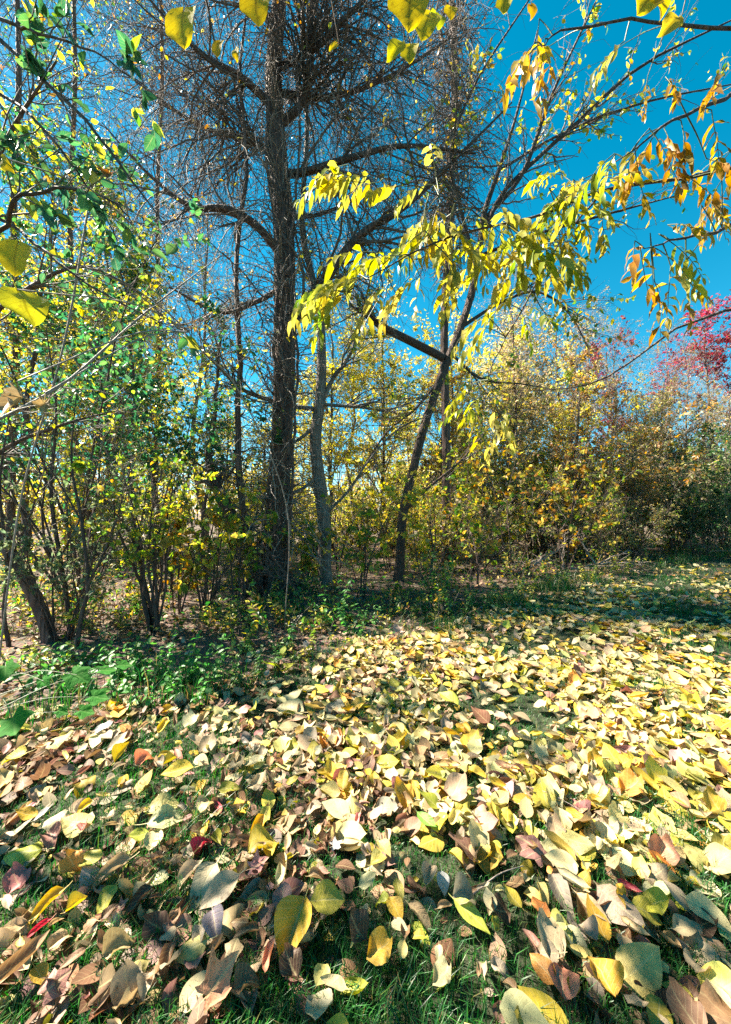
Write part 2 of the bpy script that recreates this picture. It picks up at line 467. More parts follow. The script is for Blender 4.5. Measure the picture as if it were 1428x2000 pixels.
s = np.linspace(-1, 1, 181); ax = np.sign(s) * (np.abs(s) * 6 + np.abs(s) ** 6 * 420)
GX, GY = np.meshgrid(ax, ax + 4)
near = np.exp(-((GX / 40) ** 2 + (GY / 40) ** 2))
Vg = np.stack([GX, GY, gz(GX, GY) * near], -1).reshape(-1, 3)
k = np.arange(180)[:, None] * 181 + np.arange(180)[None]
Fg = np.stack([k, k + 1, k + 182, k + 181], -1).reshape(-1, 4)
wood = np.clip((Vg[:, 1] - edge_y(Vg[:, 0])) / .35 + .5 + .35 * np.sin(Vg[:, 0] * 4.1) * np.cos(Vg[:, 1] * 3.3), 0, 1)
g = Geo().add(Vg, [Fg], tint=np.repeat(wood[:, None], 3, 1))
part('ground', g, ground_mat(), None, 'structure', tint=True)

# ------------------------------------------------------------------ grass
def grass_patch(name, n, region, hgt, wid, cols, label, w=None, lean=.55, cat='grass'):
    x, y = region(n); keep = np.ones(len(x), bool); n = len(x)
    h = rand(n, *hgt) * np.clip(.75 + .5 * np.sin(x * 3.1 + 1) * np.sin(y * 2.7), .45, 1.25)
    a = rand(n, 0, 2 * np.pi); d = np.stack([np.cos(a), np.sin(a), 0 * a], -1)
    sd_ = np.stack([-np.sin(a + rand(n, -.6, .6)), np.cos(a), 0 * a], -1)
    ln = rand(n, .15, lean * 2)[:, None]; wd = rand(n, *wid)[:, None] * (.6 + .4 * h[:, None] / hgt[1])
    b = np.stack([x, y, gz(x, y) - .004], -1); up = np.array([0, 0, 1.])
    p1 = b + (up * .55 + d * .22 * ln) * h[:, None]; p2 = b + (up * (1.0 - .30 * ln) + d * .9 * ln) * h[:, None]
    V = np.stack([b - sd_ * wd, b + sd_ * wd, p1 + sd_ * wd * .8, p1 - sd_ * wd * .8, p2], 1)
    o = (np.arange(n) * 5)[:, None]
    g = Geo().add(V, [o + np.array([[0, 1, 2, 3]]), o + np.array([[3, 2, 4]])], tint=np.repeat(palette(cols, n, w, .25), 5, 0))
    ob = part(name, g, M['grass'], None, 'stuff', tint=True); tag(ob, label, cat); return ob

GRASS = [(.012, .08, .02), (.02, .115, .024), (.04, .17, .03), (.10, .18, .045), (.24, .20, .08)]
def lawn_region(n):
    # density falls with distance so that blades keep about their size on the picture
    y = 0.55 + (rand(n) ** 1.7) * 7.5; x = rand(n, -1, 1) * (y * 1.02 + .55)
    patch = np.sin(x * 2.3 + .7) * np.cos(y * 3.1 - x) + .5 * np.sin(x * 5.7 - y * 4.3)
    k = (y < edge_y(x) + .1) & (rand(n) < np.clip(.85 + .4 * patch, .4, 1)); return x[k], y[k]
grass_patch('lawn_grass', 300000, lawn_region, (.035, .10), (.0011, .0023), GRASS, 'short green lawn grass under the fallen leaves', (4, 5, 4, 1.4, .7))
def lawn_far(n):
    y = 5 + rand(n) * 16; x = rand(n, -.4, 1.15) * y
    k = (y < edge_y(x) + .1); return x[k], y[k]
grass_patch('far_lawn_grass', 60000, lawn_far, (.05, .13), (.003, .006), GRASS, 'green lawn grass where the clearing recedes to the right', (4, 5, 4, 1, .5))
def margin_region(n):
    x = rand(n, -2.6, 13); c = rand(n); y = edge_y(x) + (c ** 1.4) * np.clip(.6 + .12 * x, .5, 1.6) - .1
    k = rand(n) < np.clip(.5 + .5 * np.sin(x * 2.7) * np.cos(x * 1.1 + y * 2), .1, 1) * np.where((x > .2) & (x < 4), 1, .5)
    return x[k], y[k]
grass_patch('rough_grass', 42000, margin_region, (.10, .34), (.002, .004), GRASS, 'longer rough grass along the edge of the wood', (3, 4, 4, 3, 2), .35)

# ------------------------------------------------------------------ leaf palettes (albedos; greens carry a teal light tint)
C_GOLD = [(.52, .41, .07), (.45, .38, .07), (.36, .36, .08), (.56, .47, .15), (.27, .32, .07)]
C_ORNG = [(.52, .26, .04), (.45, .22, .05), (.50, .33, .05), (.30, .16, .05), (.42, .34, .08)]
C_GREEN = [(.04, .14, .065), (.05, .17, .07), (.085, .21, .07), (.03, .12, .075), (.26, .38, .07), (.50, .48, .09)]  # first greens bluish: teal flare light put into the leaf colour
C_YG = [(.22, .34, .06), (.38, .42, .07), (.54, .48, .08), (.62, .52, .14), (.12, .24, .05), (.55, .33, .09)]
C_OLIVE = [(.20, .22, .07), (.28, .27, .10), (.38, .33, .11), (.15, .20, .07), (.44, .30, .12), (.48, .41, .20)]
C_DRY = [(.48, .38, .27), (.40, .30, .22), (.52, .44, .30)]
C_YEL = [(.70, .58, .12), (.64, .54, .10), (.50, .48, .08), (.70, .60, .28), (.38, .42, .08)]
C_RED = [(.42, .03, .07), (.50, .06, .10), (.30, .02, .05), (.48, .10, .16)]
C_MAR = [(.16, .03, .05), (.22, .05, .08), (.30, .08, .10), (.22, .12, .08)]
C_BROWN = [(.22, .13, .07), (.30, .19, .11), (.38, .27, .17), (.16, .09, .055), (.42, .32, .20)]

T_SIMPLE = [leaf_simple(.55), leaf_simple(.42, .5, .5), leaf_simple(.62, .15, .1)]
T_CARD = [leaf_card(.55), leaf_card(.4, .6)]

def foliage(geo, p, D, N, size, tint, tpls):
    j = RNG.integers(len(tpls), size=len(p))
    for k, t in enumerate(tpls):
        q = j == k; leaves(geo, p[q], D[q], N[q], size[q], t, tint[q])
    return geo

def trunk_line(base, h, lean=(0, 0), wob=.12, n=14, r=.1, flare=1.5, tip=.15):
    t = np.linspace(0, 1, n); w = np.cumsum(RNG.normal(size=(n, 2)) * wob * h / n, 0); w[0] = 0
    P = np.stack([base[0] + lean[0] * t * h + w[:, 0], base[1] + lean[1] * t * h + w[:, 1], base[2] - .08 + t * (h + .08)], -1)
    R = r * (1 - (1 - tip) * t ** .9); R[0] *= flare; R[1] *= 1 + (flare - 1) * .25
    return P, R

def build_tree(name, label, cat, base, h, r, bark, pal, w=None, nl=2500, ls=(.05, .09), tr0=.3, n1=16, l1=.32, n2=90, n3=500,
               lean=(0, 0), up=.25, grav=-.02, group=None, tpls=T_CARD, sides=9, twig='twig_pale', fl=1.5, crown=(.2, 1)):
    t = thing(name, label, cat, base, group)
    P, R = trunk_line(base, h, lean, r=r, flare=fl)
    part('trunk', tubes(Geo(), P, R, sides, ridge=.03), M[bark], t)
    P1, R1 = grow(P, R, n1, (tr0, .97), (.5, 1.0), (h * l1 * .6, h * l1), 8, .12, .03, .55, .008, .2, up, .55)
    P2, R2 = grow(P1, R1, n2, (.2, 1), (.4, .9), (h * .08, h * .18), 6, .16, grav, .5, .004, .3, .15)
    P3, R3 = grow(P2, R2, n3, (.1, 1), (.4, 1.0), (h * .04, h * .09), 4, .2, grav, .6, .003, .4, .05)
    g = Geo(); tubes(g, P1, R1, 5); tubes(g, P2, R2, 3); tubes(g, P3, R3, 3)
    part('twigs', g, M[twig], t, 'stuff')
    if nl:
        A = place(P3, R3, nl, (.1, 1), .8, .25, .55)
        g = foliage(Geo(), *A, rand(nl, *ls), palette(pal, nl, w), tpls)
        part('crown', g, M['foliage'], t, 'stuff', tint=True)
    return t

def build_bush(name, label, cat, base, h, spread, bark, pal, w=None, nstem=9, nl=3000, ls=(.04, .07), nt=260, ntt=700, group=None,
               tpls=T_CARD, r=.018, nobj=0, arch=-.05, droop=.2, meshes=None, single=True, leafname='leaf', tstart=.25, twig='twig', flat=.5, pale=0):
    t = thing(name, label, cat, base, group)
    a = rand(nstem, 0, 6.28) + np.arange(nstem) * 2.4; el = rand(nstem, .15, 1.0) * spread / h
    D = nrm(np.stack([np.cos(a) * el, np.sin(a) * el, np.ones(nstem)], -1)); ln = h * rand(nstem, .7, 1.12)
    n = 10; P = np.zeros((nstem, n, 3)); P[:, 0] = base + np.stack([np.cos(a), np.sin(a), 0 * a], -1) * rand((nstem, 1), .02, .04 + .05 * spread) + [0, 0, -.05]
    for k in range(1, n):
        D = nrm(D + RNG.normal(size=D.shape) * .10 + np.array([0, 0, arch * k / n])); P[:, k] = P[:, k - 1] + D * (ln / (n - 1))[:, None]
    R = (r * rand(nstem, .6, 1.3))[:, None] * np.linspace(1.1, .3, n)[None]
    for k in range(nstem): part('stem', tubes(Geo(), P[k], R[k], 6), M[bark], t)
    P2, R2 = grow(P, R, nt, (tstart, 1), (.4, 1.1), (h * .14, h * .32), 6, .16, arch * .6, .55, .003, .35, .1)
    P3, R3 = grow(P2, R2, ntt, (.1, 1), (.4, 1.1), (h * .05, h * .13), 4, .2, arch, .6, .0022, .4, .05)
    g = Geo(); tubes(g, P2, R2, 4); tubes(g, P3, R3, 3); part('twigs', g, M[twig], t, 'stuff')
    if nl:
        p, D, N = place(np.concatenate([P3]), R3, nl, (0, 1), .8, droop, flat); sz = rand(nl, *ls); c = palette(pal, nl, w)
        if nobj and meshes:
            score = np.where(inview(p, 20), sz / np.maximum(p[:, 1], .2), 0); o = np.argsort(-score)
            a_, b_ = o[:nobj], o[nobj:]
            leaf_objs(leafname, t, meshes, p[a_], D[a_], N[a_], sz[a_], c[a_]); p, D, N, sz, c = p[b_], D[b_], N[b_], sz[b_], c[b_]
        if len(p): part('foliage', foliage(Geo(), p, D, N, sz, c, tpls), M['foliage'], t, 'stuff', tint=True)
    return t

def dup(root, loc, rz, sc, label):
    r_ = root.copy(); SC.collection.objects.link(r_); r_.location = loc; r_.rotation_euler = (0, 0, rz); r_.scale = (sc,) * 3
    tag(r_, label)
    for ch in root.children:
        c = ch.copy(); SC.collection.objects.link(c); c.parent = r_
    return r_

# ------------------------------------------------------------------ far woodland
def ground_at(px, d, z=0):
    x = (px - 714) / FPX * d; return np.array([x, d, float(gz(x, d)) if d < 40 else 0.0])

# the far wood: one mass nobody could count
nfar = 42000
a = rand(nfar, -1.25, 1.25); rr = rand(nfar, 44, 75)
x, y = np.sin(a) * rr, np.cos(a) * rr
top = 7.5 + 2.5 * np.sin(a * 9) + 1.5 * np.sin(a * 23 + 1) - 2.0 * np.clip(a, 0, 1)
z = rand(nfar) ** .8 * top
gf = foliage(Geo(), np.stack([x, y, z], -1), nrm(RNG.normal(size=(nfar, 3))), nrm(RNG.normal(size=(nfar, 3)) + [0, 0, .4]), rand(nfar, .25, .6),
             palette(C_OLIVE + C_BROWN + C_YEL[:2], nfar), T_CARD)
nb = 900
a = rand(nb, -1.25, 1.25); rr = rand(nb, 42, 72); h = rand(nb, 5, 10); b = np.stack([np.sin(a) * rr, np.cos(a) * rr, 0 * a - .1], -1)
PT = b[:, None] + np.linspace(0, 1, 5)[None, :, None] * (np.stack([RNG.normal(size=nb) * .8, RNG.normal(size=nb) * .8, h], -1))[:, None]
gt = tubes(Geo(), PT, rand((nb, 1), .05, .14) * np.linspace(1, .3, 5)[None], 4)
ft = part('far_wood', gf, M['foliage'], None, 'stuff', tint=True); tag(ft, 'hazy far wood of brown and olive foliage behind the thicket', 'wood')
part('trunks', gt, M['twig'], ft, 'stuff')

# ------------------------------------------------------------------ background trees, one by one
GB = 'slender trees standing further back in the wood'
def bgtrees():
    K = {}
    def put(kind, px, d, sc, label, **kw):
        p = ground_at(px, d)
        if kind not in K:
            K[kind] = BT[kind](label); o = K[kind]; o.location = p; o.scale = (sc,) * 3
        else: o = dup(K[kind], p, rand(1)[0] * 6.28, sc, label)
        o['group'] = GB
    z = np.zeros(3)
    BT = {
        'yellow': lambda l: build_tree('yellow_tree', l, 'tree', z, 10, .10, 'bark_brown', C_YEL, None, 6500, (.10, .17), .14, 26, .34, 220, 1400),
        'olive': lambda l: build_tree('olive_tree', l, 'tree', z, 8, .08, 'bark_brown', C_OLIVE + C_DRY, None, 4400, (.08, .14), .12, 26, .36, 220, 1400, twig='twig_pale'),
        'bare': lambda l: build_tree('bare_tree', l, 'tree', z, 11, .09, 'bark_grey', C_OLIVE + C_BROWN, None, 1600, (.06, .10), .42, 20, .28, 200, 1000, twig='twig_pale'),
        'red': lambda l: build_tree('red_maple', l, 'tree', z, 11.5, .12, 'bark_grey', C_RED + C_MAR, None, 2600, (.11, .18), .70, 14, .17, 100, 380),
        'maroon': lambda l: build_tree('maroon_tree', l, 'tree', z, 9, .1, 'bark_grey', C_MAR, None, 4000, (.09, .15), .4, 16, .28, 110, 460),
        'bronze': lambda l: build_tree('bronze_tree', l, 'tree', z, 6.5, .06, 'bark_brown', C_ORNG + C_BROWN[:3], None, 3800, (.07, .13), .1, 24, .38, 200, 1200),
    }
    put('yellow', 20, 12, 1.0, 'tall yellow-leaved tree at the left edge, behind the green honeysuckle')
    put('yellow', 150, 14.5, 1.05, 'yellow-leaved tree second from the left edge of the wood')
    put('yellow', 300, 15, 1.0, 'yellow tree behind the second honeysuckle, left of the thick vine')
    put('bare', 190, 15.5, 1.3, 'bare tree with fine twigs above the big honeysuckle')
    put('bare', 400, 16, 1.35, 'bare tree with fine twigs left of the great trunk, furthest back')
    put('yellow', 520, 15, .62, 'low yellow tree seen just behind the great trunk')
    put('yellow', 590, 17, .7, 'low yellow tree filling the gap left of the grey sapling')
    put('yellow', 440, 16, .7, 'low yellow tree behind the thick vine')
    put('yellow', 800, 17, .75, 'low yellow tree behind the stem of the leaning sapling')
    put('yellow', 650, 13, .85, 'pale yellow tree right behind the grey sapling')
    put('yellow', 745, 14, .9, 'pale yellow tree centred between the two front saplings')
    put('yellow', 880, 13.5, .85, 'pale yellow tree right of the leaning sapling')
    put('yellow', 990, 15, .85, 'pale yellow tree left of the tall olive trees')
    put('yellow', 1120, 14, .7, 'low pale yellow tree in the right hand thicket')
    put('yellow', 1260, 15, .62, 'low pale yellow tree beneath the crimson crowns')
    put('yellow', 215, 11.5, 1.05, 'yellow tree above the big honeysuckle')
    put('olive', 1030, 17, 1.3, 'tall olive tree right of the leaning sapling top')
    put('olive', 1240, 18, 0.9, 'tall olive tree between the maroon and crimson crowns')
    put('bare', 1210, 15, 0.76, 'bare twiggy tree left of the crimson crown')
    put('bare', 1340, 14, 0.64, 'bare twiggy tree above the dark bushes')
    put('olive', 900, 15, 0.94, 'olive tree behind the leaning sapling, right of its stem')
    put('olive', 985, 13, 1.07, 'olive leaved tree in the middle of the right hand thicket')
    put('olive', 1080, 16, 1.23, 'taller olive tree against the sky, left of the red crowns')
    put('olive', 1310, 14.5, 0.81, 'olive tree below the crimson crown')
    put('olive', 1440, 16, 0.84, 'olive tree cut by the right edge behind the dark bush')
    put('bronze', 1120, 12, 0.96, 'bronze leaved tree right of centre in the thicket')
    put('bronze', 1240, 11.5, 0.66, 'rusty leaved small tree above the sunlit bank')
    put('bronze', 860, 12.5, 0.86, 'rusty leaved small tree just right of the leaning sapling')
    put('bronze', 1370, 18, 1.03, 'tall bronze tree behind the dark bush at the right edge')
    put('bare', 700, 15, 1.0, 'bare tree rising between the two front saplings')
    put('bare', 1010, 19, 1.23, 'bare tree top thin against the sky right of centre')
    put('bare', 1140, 21, 1.1, 'bare tree beside the maroon crown')
    put('bare', 1290, 20, 0.9, 'bare tree between the two red crowns')
    put('bare', 1400, 24, 0.94, 'bare tree just right of the crimson crown')
    put('red', 1370, 19, 0.93, 'bright crimson maple crown against the sky at the right')
    put('red', 1285, 24, 0.9, 'smaller crimson crown left of the bright one')
    put('maroon', 1195, 19, 1.06, 'dark maroon tree right of centre on the skyline')
    put('maroon', 1450, 19, 1.13, 'maroon tree cut by the right edge of the picture')
bgtrees()
# ------------------------------------------------------------------ leaf meshes for leaves built one by one
LM = {}
def lm(key, tpl, m): LM[key] = tpl_mesh(key, tpl, M[m]); return LM[key]
OV = [lm('ovate_leaf', leaf_grid(4, 6, .58, .75, 1, cup=.2, bend=.5, wave=.02, seed=1, petiole=.2), 'leaf_gloss'),
      lm('ovate_leaf', leaf_grid(4, 6, .64, .7, 1, cup=.3, bend=-.3, wave=.03, seed=2, petiole=.2), 'leaf_gloss'),
      lm('ovate_leaf', leaf_grid(4, 6, .5, .8, 1, fold=.4, bend=.8, wave=.02, seed=3, petiole=.2), 'leaf_gloss')]
OVY = [lm('ovate_leaf', leaf_grid(4, 6, .66, .68, 1, cup=.25, bend=.4, wave=.04, seed=4, petiole=.25), 'leaf'),
       lm('ovate_leaf', leaf_grid(4, 6, .72, .66, 1, fold=.2, bend=.7, wave=.05, crump=.015, seed=5, petiole=.25), 'leaf')]
OVT = [lm('round_leaf', leaf_grid(8, 12, 1.0, .74, .3, cup=.12, bend=.25, wave=.05, crump=.02, seed=14, heart=.16, petiole=.45), 'leaf'), lm('round_leaf', leaf_grid(8, 12, .8, .78, .3, fold=.2, bend=.5, wave=.07, crump=.025, twist=.5, seed=15, heart=.12, petiole=.45), 'leaf')]
LAN = [lm('lance_leaflet', leaf_grid(4, 6, .31, .8, 1, fold=.35, bend=.6, wave=.03, seed=6), 'leaf'),
       lm('lance_leaflet', leaf_grid(4, 6, .28, .85, 1, fold=.2, bend=1.0, wave=.03, twist=.4, seed=7), 'leaf'),
       lm('lance_leaflet', leaf_grid(4, 6, .35, .75, 1, cup=.3, bend=.3, wave=.04, twist=-.3, seed=8), 'leaf')]
MPL = [lm('lobed_leaf', leaf_maple(1, .25, .03, 0, depth=.16), 'leaf_matte'), lm('lobed_leaf', leaf_maple(2, -.3, .03, 0, depth=.2), 'leaf_matte')]
DRY = [lm('dry_leaf', leaf_maple(3, .9, .10, curl=.6), 'fallen'), lm('dry_leaf', leaf_maple(4, 1.2, .12, curl=.9), 'fallen')]

# ------------------------------------------------------------------ great vine-hung tree
b0 = gp(533, 1152); D0 = b0[1]
t = thing('great_tree', 'great dark trunk hung with bare vines, left of centre', 'tree', b0)
P, R = pxpath([(535, 1175, D0, .42), (536, 1130, D0, .33), (540, 1060, D0, .26), (545, 950, D0, .235), (552, 800, D0, .22), (556, 640, D0, .225), (556, 480, D0, .215),
               (545, 330, D0, .20), (535, 160, D0, .17), (545, 0, D0, .14), (560, -260, D0, .09), (575, -560, D0, .03)], 60)
R = R * .84
tr = part('trunk', tubes(Geo(), P, R, 36, ridge=.045), M['bark_dark'], t)
TRK = (P, R)
for k in range(7):                                   # root flares
    a = k * .9 + .3; q = b0 + np.array([math.cos(a), math.sin(a), 0])[None] * np.array([[.18], [.36], [.6], [.85]]); q[:, 2] += [.32, .12, .03, -.05]
    part('root', tubes(Geo(), spline(q, 8), np.linspace(.13, .03, 8), 8, ridge=.04), M['bark_dark'], t)
limbs = [[(560, 660, 6.9, .14), (590, 600, 6.8, .12), (640, 540, 6.7, .11), (700, 462, 6.6, .10), (790, 405, 6.5, .07), (900, 300, 6.4, .04), (1000, 200, 6.3, .015)],
         [(552, 500, 6.9, .11), (500, 440, 6.8, .10), (440, 408, 6.6, .09), (370, 402, 6.4, .06), (280, 330, 6.2, .03), (200, 240, 6, .012)],
         [(550, 340, 6.9, .11), (600, 335, 6.8, .09), (680, 310, 6.6, .075), (790, 285, 6.4, .05), (930, 300, 6.2, .02)],
         [(540, 250, 6.9, .11), (590, 200, 6.9, .10), (606, 120, 6.8, .09), (612, 0, 6.7, .07), (640, -160, 6.6, .03)],
         [(540, 215, 6.9, .10), (470, 150, 6.7, .08), (400, 110, 6.5, .06), (310, 20, 6.3, .03), (230, -90, 6.1, .01)],
         [(548, 130, 6.9, .09), (620, 90, 6.7, .07), (690, 20, 6.5, .05), (800, -80, 6.3, .02)],
         [(545, 300, 6.9, .08), (470, 270, 7.3, .07), (380, 240, 7.7, .05), (240, 140, 8, .02)],
         [(545, 60, 6.9, .08), (480, -20, 6.7, .06), (400, -120, 6.4, .03)],
         [(553, 560, 6.9, .07), (500, 590, 6.6, .055), (430, 610, 6.3, .04), (330, 560, 6.0, .02)],
         [(540, 180, 6.9, .09), (640, 190, 7.2, .07), (760, 150, 7.5, .05), (900, 60, 7.8, .02)],
         [(550, 420, 6.9, .07), (620, 420, 7.4, .05), (720, 380, 7.8, .03), (830, 350, 8.2, .012)]]
LP, LR = [], []
for L in limbs:
    p, r = pxpath(L, 12); r = r * .72; LP.append(p); LR.append(r)
    part('branch', tubes(Geo(), spline(p, 26), np.interp(np.linspace(0, 1, 26), np.linspace(0, 1, 12), r), 10, ridge=.03), M['bark_dark'], t)
LP, LR = np.array(LP), np.array(LR)
P2, R2 = grow(LP, LR, 210, (.15, 1), (.5, 1.4), (.9, 3.0), 10, .17, -.05, .4, .007, .3, .05, .3, rmax=.03)
P3, R3 = grow(P2, R2, 1500, (.1, 1), (.5, 1.3), (.4, 1.5), 8, .2, -.07, .5, .0035, .4, 0, .3)
P4, R4 = grow(P3, R3, 3300, (.1, 1), (.5, 1.4), (.2, .8), 5, .22, -.08, .6, .0028, .5, 0, .3)
PV, RV = grow(np.array([TRK[0][10:50:3]]), np.array([TRK[1][10:50:3]]), 800, (0, 1), (.3, 1.2), (.5, 1.9), 10, .24, -.16, .05, .006, .5, 0, .1, bias=(0, -.5, 0))
PC, RC = grow(np.concatenate([LP]), LR, 600, (.05, 1), (.8, 1.8), (.8, 3.2), 11, .22, -.24, .04, .004, .6, 0, .2, rmax=.006)
g = Geo(); tubes(g, P2, R2, 5); tubes(g, P3, R3, 3); tubes(g, P4, R4, 3); tubes(g, PC, RC, 3)
part('twigs', g, M['twig'], t, 'stuff')
part('vine_twigs', tubes(Geo(), PV, RV, 4), M['twig_pale'], t, 'stuff')
A = place(P4, R4, 900, (.2, 1), .8, .5, .3)
part('foliage', foliage(Geo(), *A, rand(900, .05, .10), palette(C_GOLD + C_ORNG, 900), T_SIMPLE), M['foliage'], t, 'stuff', tint=True)

# fine upper twigs
UP = [3, 4, 5, 6, 7, 9]
U2, V2 = grow(LP[UP], LR[UP], 150, (.1, 1), (.5, 1.4), (.9, 2.8), 9, .18, -.03, .4, .006, .35, .1, .3, rmax=.02)
U3, V3 = grow(U2, V2, 1500, (.1, 1), (.5, 1.3), (.4, 1.3), 7, .2, -.06, .5, .0035, .4); U4, V4 = grow(U3, V3, 2600, (.1, 1), (.5, 1.4), (.2, .7), 4, .22, -.06, .6, .0028, .5)
g = Geo(); tubes(g, U2, V2, 4); tubes(g, U3, V3, 3); tubes(g, U4, V4, 3); part('upper_twigs', g, M['twig'], t, 'stuff')
# pale hanging twigs that catch the sun
P5, R5 = grow(LP, LR, 230, (.2, 1), (.6, 1.4), (.8, 2.4), 10, .17, -.16, .05, .006, .45, 0, .2, bias=(0, -.6, 0))
P6, R6 = grow(P5, R5, 1500, (.1, 1), (.4, 1.1), (.2, .7), 6, .2, -.08, .6, .003, .5, 0)
g = Geo(); tubes(g, P5, R5, 5); tubes(g, P6, R6, 3); part('hanging_twigs', g, M['twig_pale'], t, 'stuff')

# climbing vines, each a plant of its own
VL = [('thick dark vine climbing left of the great trunk', [(505, 1130, 6.4, .07), (486, 1050, 6.4, .06), (470, 960, 6.4, .055), (463, 850, 6.4, .05), (468, 700, 6.5, .045), (460, 520, 6.6, .04), (480, 330, 6.7, .035), (470, 120, 6.8, .025), (500, -80, 6.8, .015)]),
      ('leaning half-rotten vine stem between the thick vine and the great trunk', [(498, 1145, 6.5, .19), (482, 1080, 6.5, .16), (460, 1020, 6.5, .13), (428, 960, 6.5, .095), (408, 900, 6.5, .065), (420, 800, 6.5, .035), (430, 660, 6.5, .02)]),
      ('slim vine hanging close along the right of the great trunk', [(560, 1140, 6.5, .03), (572, 900, 6.5, .025), (580, 700, 6.5, .025), (566, 500, 6.5, .025), (585, 300, 6.5, .02), (575, 60, 6.5, .015)]),
      ('slim vine twisting up the face of the great trunk', [(520, 1150, 6.5, .03), (528, 1000, 6.55, .03), (560, 860, 6.55, .03), (536, 700, 6.55, .03), (545, 500, 6.55, .03), (520, 300, 6.55, .025), (540, 100, 6.6, .02)]),
      ('loose vine curling out left of the great trunk near the ground', [(515, 1150, 6.3, .03), (470, 1110, 6.1, .025), (500, 1060, 6.0, .022), (545, 1105, 6.1, .02), (570, 1140, 6.2, .015)]),
      ('vine looping across the roots of the great trunk', [(470, 1140, 6.3, .025), (505, 1125, 6.0, .022), (550, 1130, 5.95, .02), (575, 1165, 6.0, .012)])]
for lab, L in VL:
    p, r = pxpath(L, 40); p[0, 2] = gz(p[0, 0], p[0, 1]) - .05
    p[1:] += RNG.normal(size=(39, 3)) * .012; p[:, 2] = np.maximum(p[:, 2], gz(p[:, 0], p[:, 1]) + np.where(np.arange(40) == 0, -.05, .015))
    v = thing('climbing_vine', lab, 'vine', p[0], 'vines climbing the great trunk')
    part('stem', tubes(Geo(), p, r, 10, ridge=.05), M['bark_dark'], v)
    a, b = grow(p[None], r[None], 46, (.15, 1), (.5, 1.3), (.2, .9), 7, .2, -.08, .4, .004, .4); c, d = grow(a, b, 110, (.1, 1), (.4, 1.1), (.1, .4), 4, .2, -.05, .6, .0028, .5)
    g = Geo(); tubes(g, a, b, 4); tubes(g, c, d, 3); part('twigs', g, M['twig'], v, 'stuff')

# ------------------------------------------------------------------ the two front saplings
def sapling(name, label, path, branches, bark, seed, n2=70, n3=260, nl=0, pal=None, ls=(.06, .1), up=.2):
    p, r = pxpath(path, 48); z = gz(p[0, 0], p[0, 1]); p[0, 2] = z - .1
    t = thing(name, label, 'tree', (p[0, 0], p[0, 1], z))
    part('trunk', tubes(Geo(), p, r, 20, ridge=.035), M[bark], t)
    bp, br = [], []
    for L in branches:
        a, b = pxpath(L, 14); bp.append(a); br.append(b); part('branch', tubes(Geo(), a, b, 8, ridge=.03), M[bark], t)
    bp, br = np.array(bp), np.array(br)
    a, b = grow(bp, br, n2, (.15, 1), (.35, .9), (.5, 1.6), 8, .12, .0, .5, .006, .3, up, .4, rmax=.02); c, d = grow(a, b, n3, (.1, 1), (.35, 1), (.25, .9), 6, .16, .0, .6, .003, .4, .05)
    g = Geo(); tubes(g, a, b, 5); tubes(g, c, d, 3); part('twigs', g, M['twig'], t, 'stuff')
    if nl:
        A = place(c, d, nl, (.2, 1), .8, .5, .4)
        part('foliage', foliage(Geo(), *A, rand(nl, *ls), palette(pal, nl), T_SIMPLE), M['foliage'], t, 'stuff', tint=True)
    return t
d1 = gp(635, 1145)[1]
sapling('grey_sapling', 'grey-barked sapling with a kinked stem just right of the great trunk',
        [(636, 1150, d1, .16), (634, 1100, d1, .125), (634, 1030, d1, .12), (624, 940, d1, .115), (616, 860, d1, .11), (625, 780, d1, .10), (628, 690, d1, .085), (624, 600, d1, .07), (605, 520, d1, .06), (590, 430, d1, .05), (600, 250, d1, .04), (590, 60, d1, .03), (600, -150, d1, .01)],
        [[(624, 800, d1, .05), (650, 740, d1, .04), (690, 680, d1, .03), (720, 560, d1, .022), (760, 420, d1, .015), (780, 330, d1, .006)],
         [(618, 800, d1, .05), (560, 790, d1 - .2, .04), (480, 765, d1 - .4, .035), (430, 720, d1 - .6, .025), (360, 650, d1 - .8, .015), (250, 560, d1 - 1, .006)],
         [(622, 930, d1, .035), (590, 955, d1 - .2, .03), (550, 968, d1 - .4, .025), (520, 975, d1 - .5, .02), (508, 1010, d1 - .5, .008)],
         [(618, 830, d1, .04), (585, 858, d1 - .1, .03), (560, 870, d1 - .2, .025), (520, 905, d1 - .3, .012)],
         [(628, 790, d1, .035), (700, 795, d1, .028), (760, 800, d1, .02), (840, 770, d1, .01)],
         [(626, 650, d1, .035), (610, 560, d1 + .3, .028), (580, 470, d1 + .5, .02), (560, 300, d1 + .7, .008)],
         [(640, 1000, d1, .03), (680, 960, d1, .026), (720, 900, d1 - .1, .02), (775, 840, d1 - .2, .018), (840, 810, d1 - .3, .008)]], 'bark_grey', 1, 90, 420, 600, C_GOLD + C_YG, (.07, .13))
d2 = gp(780, 1135)[1]
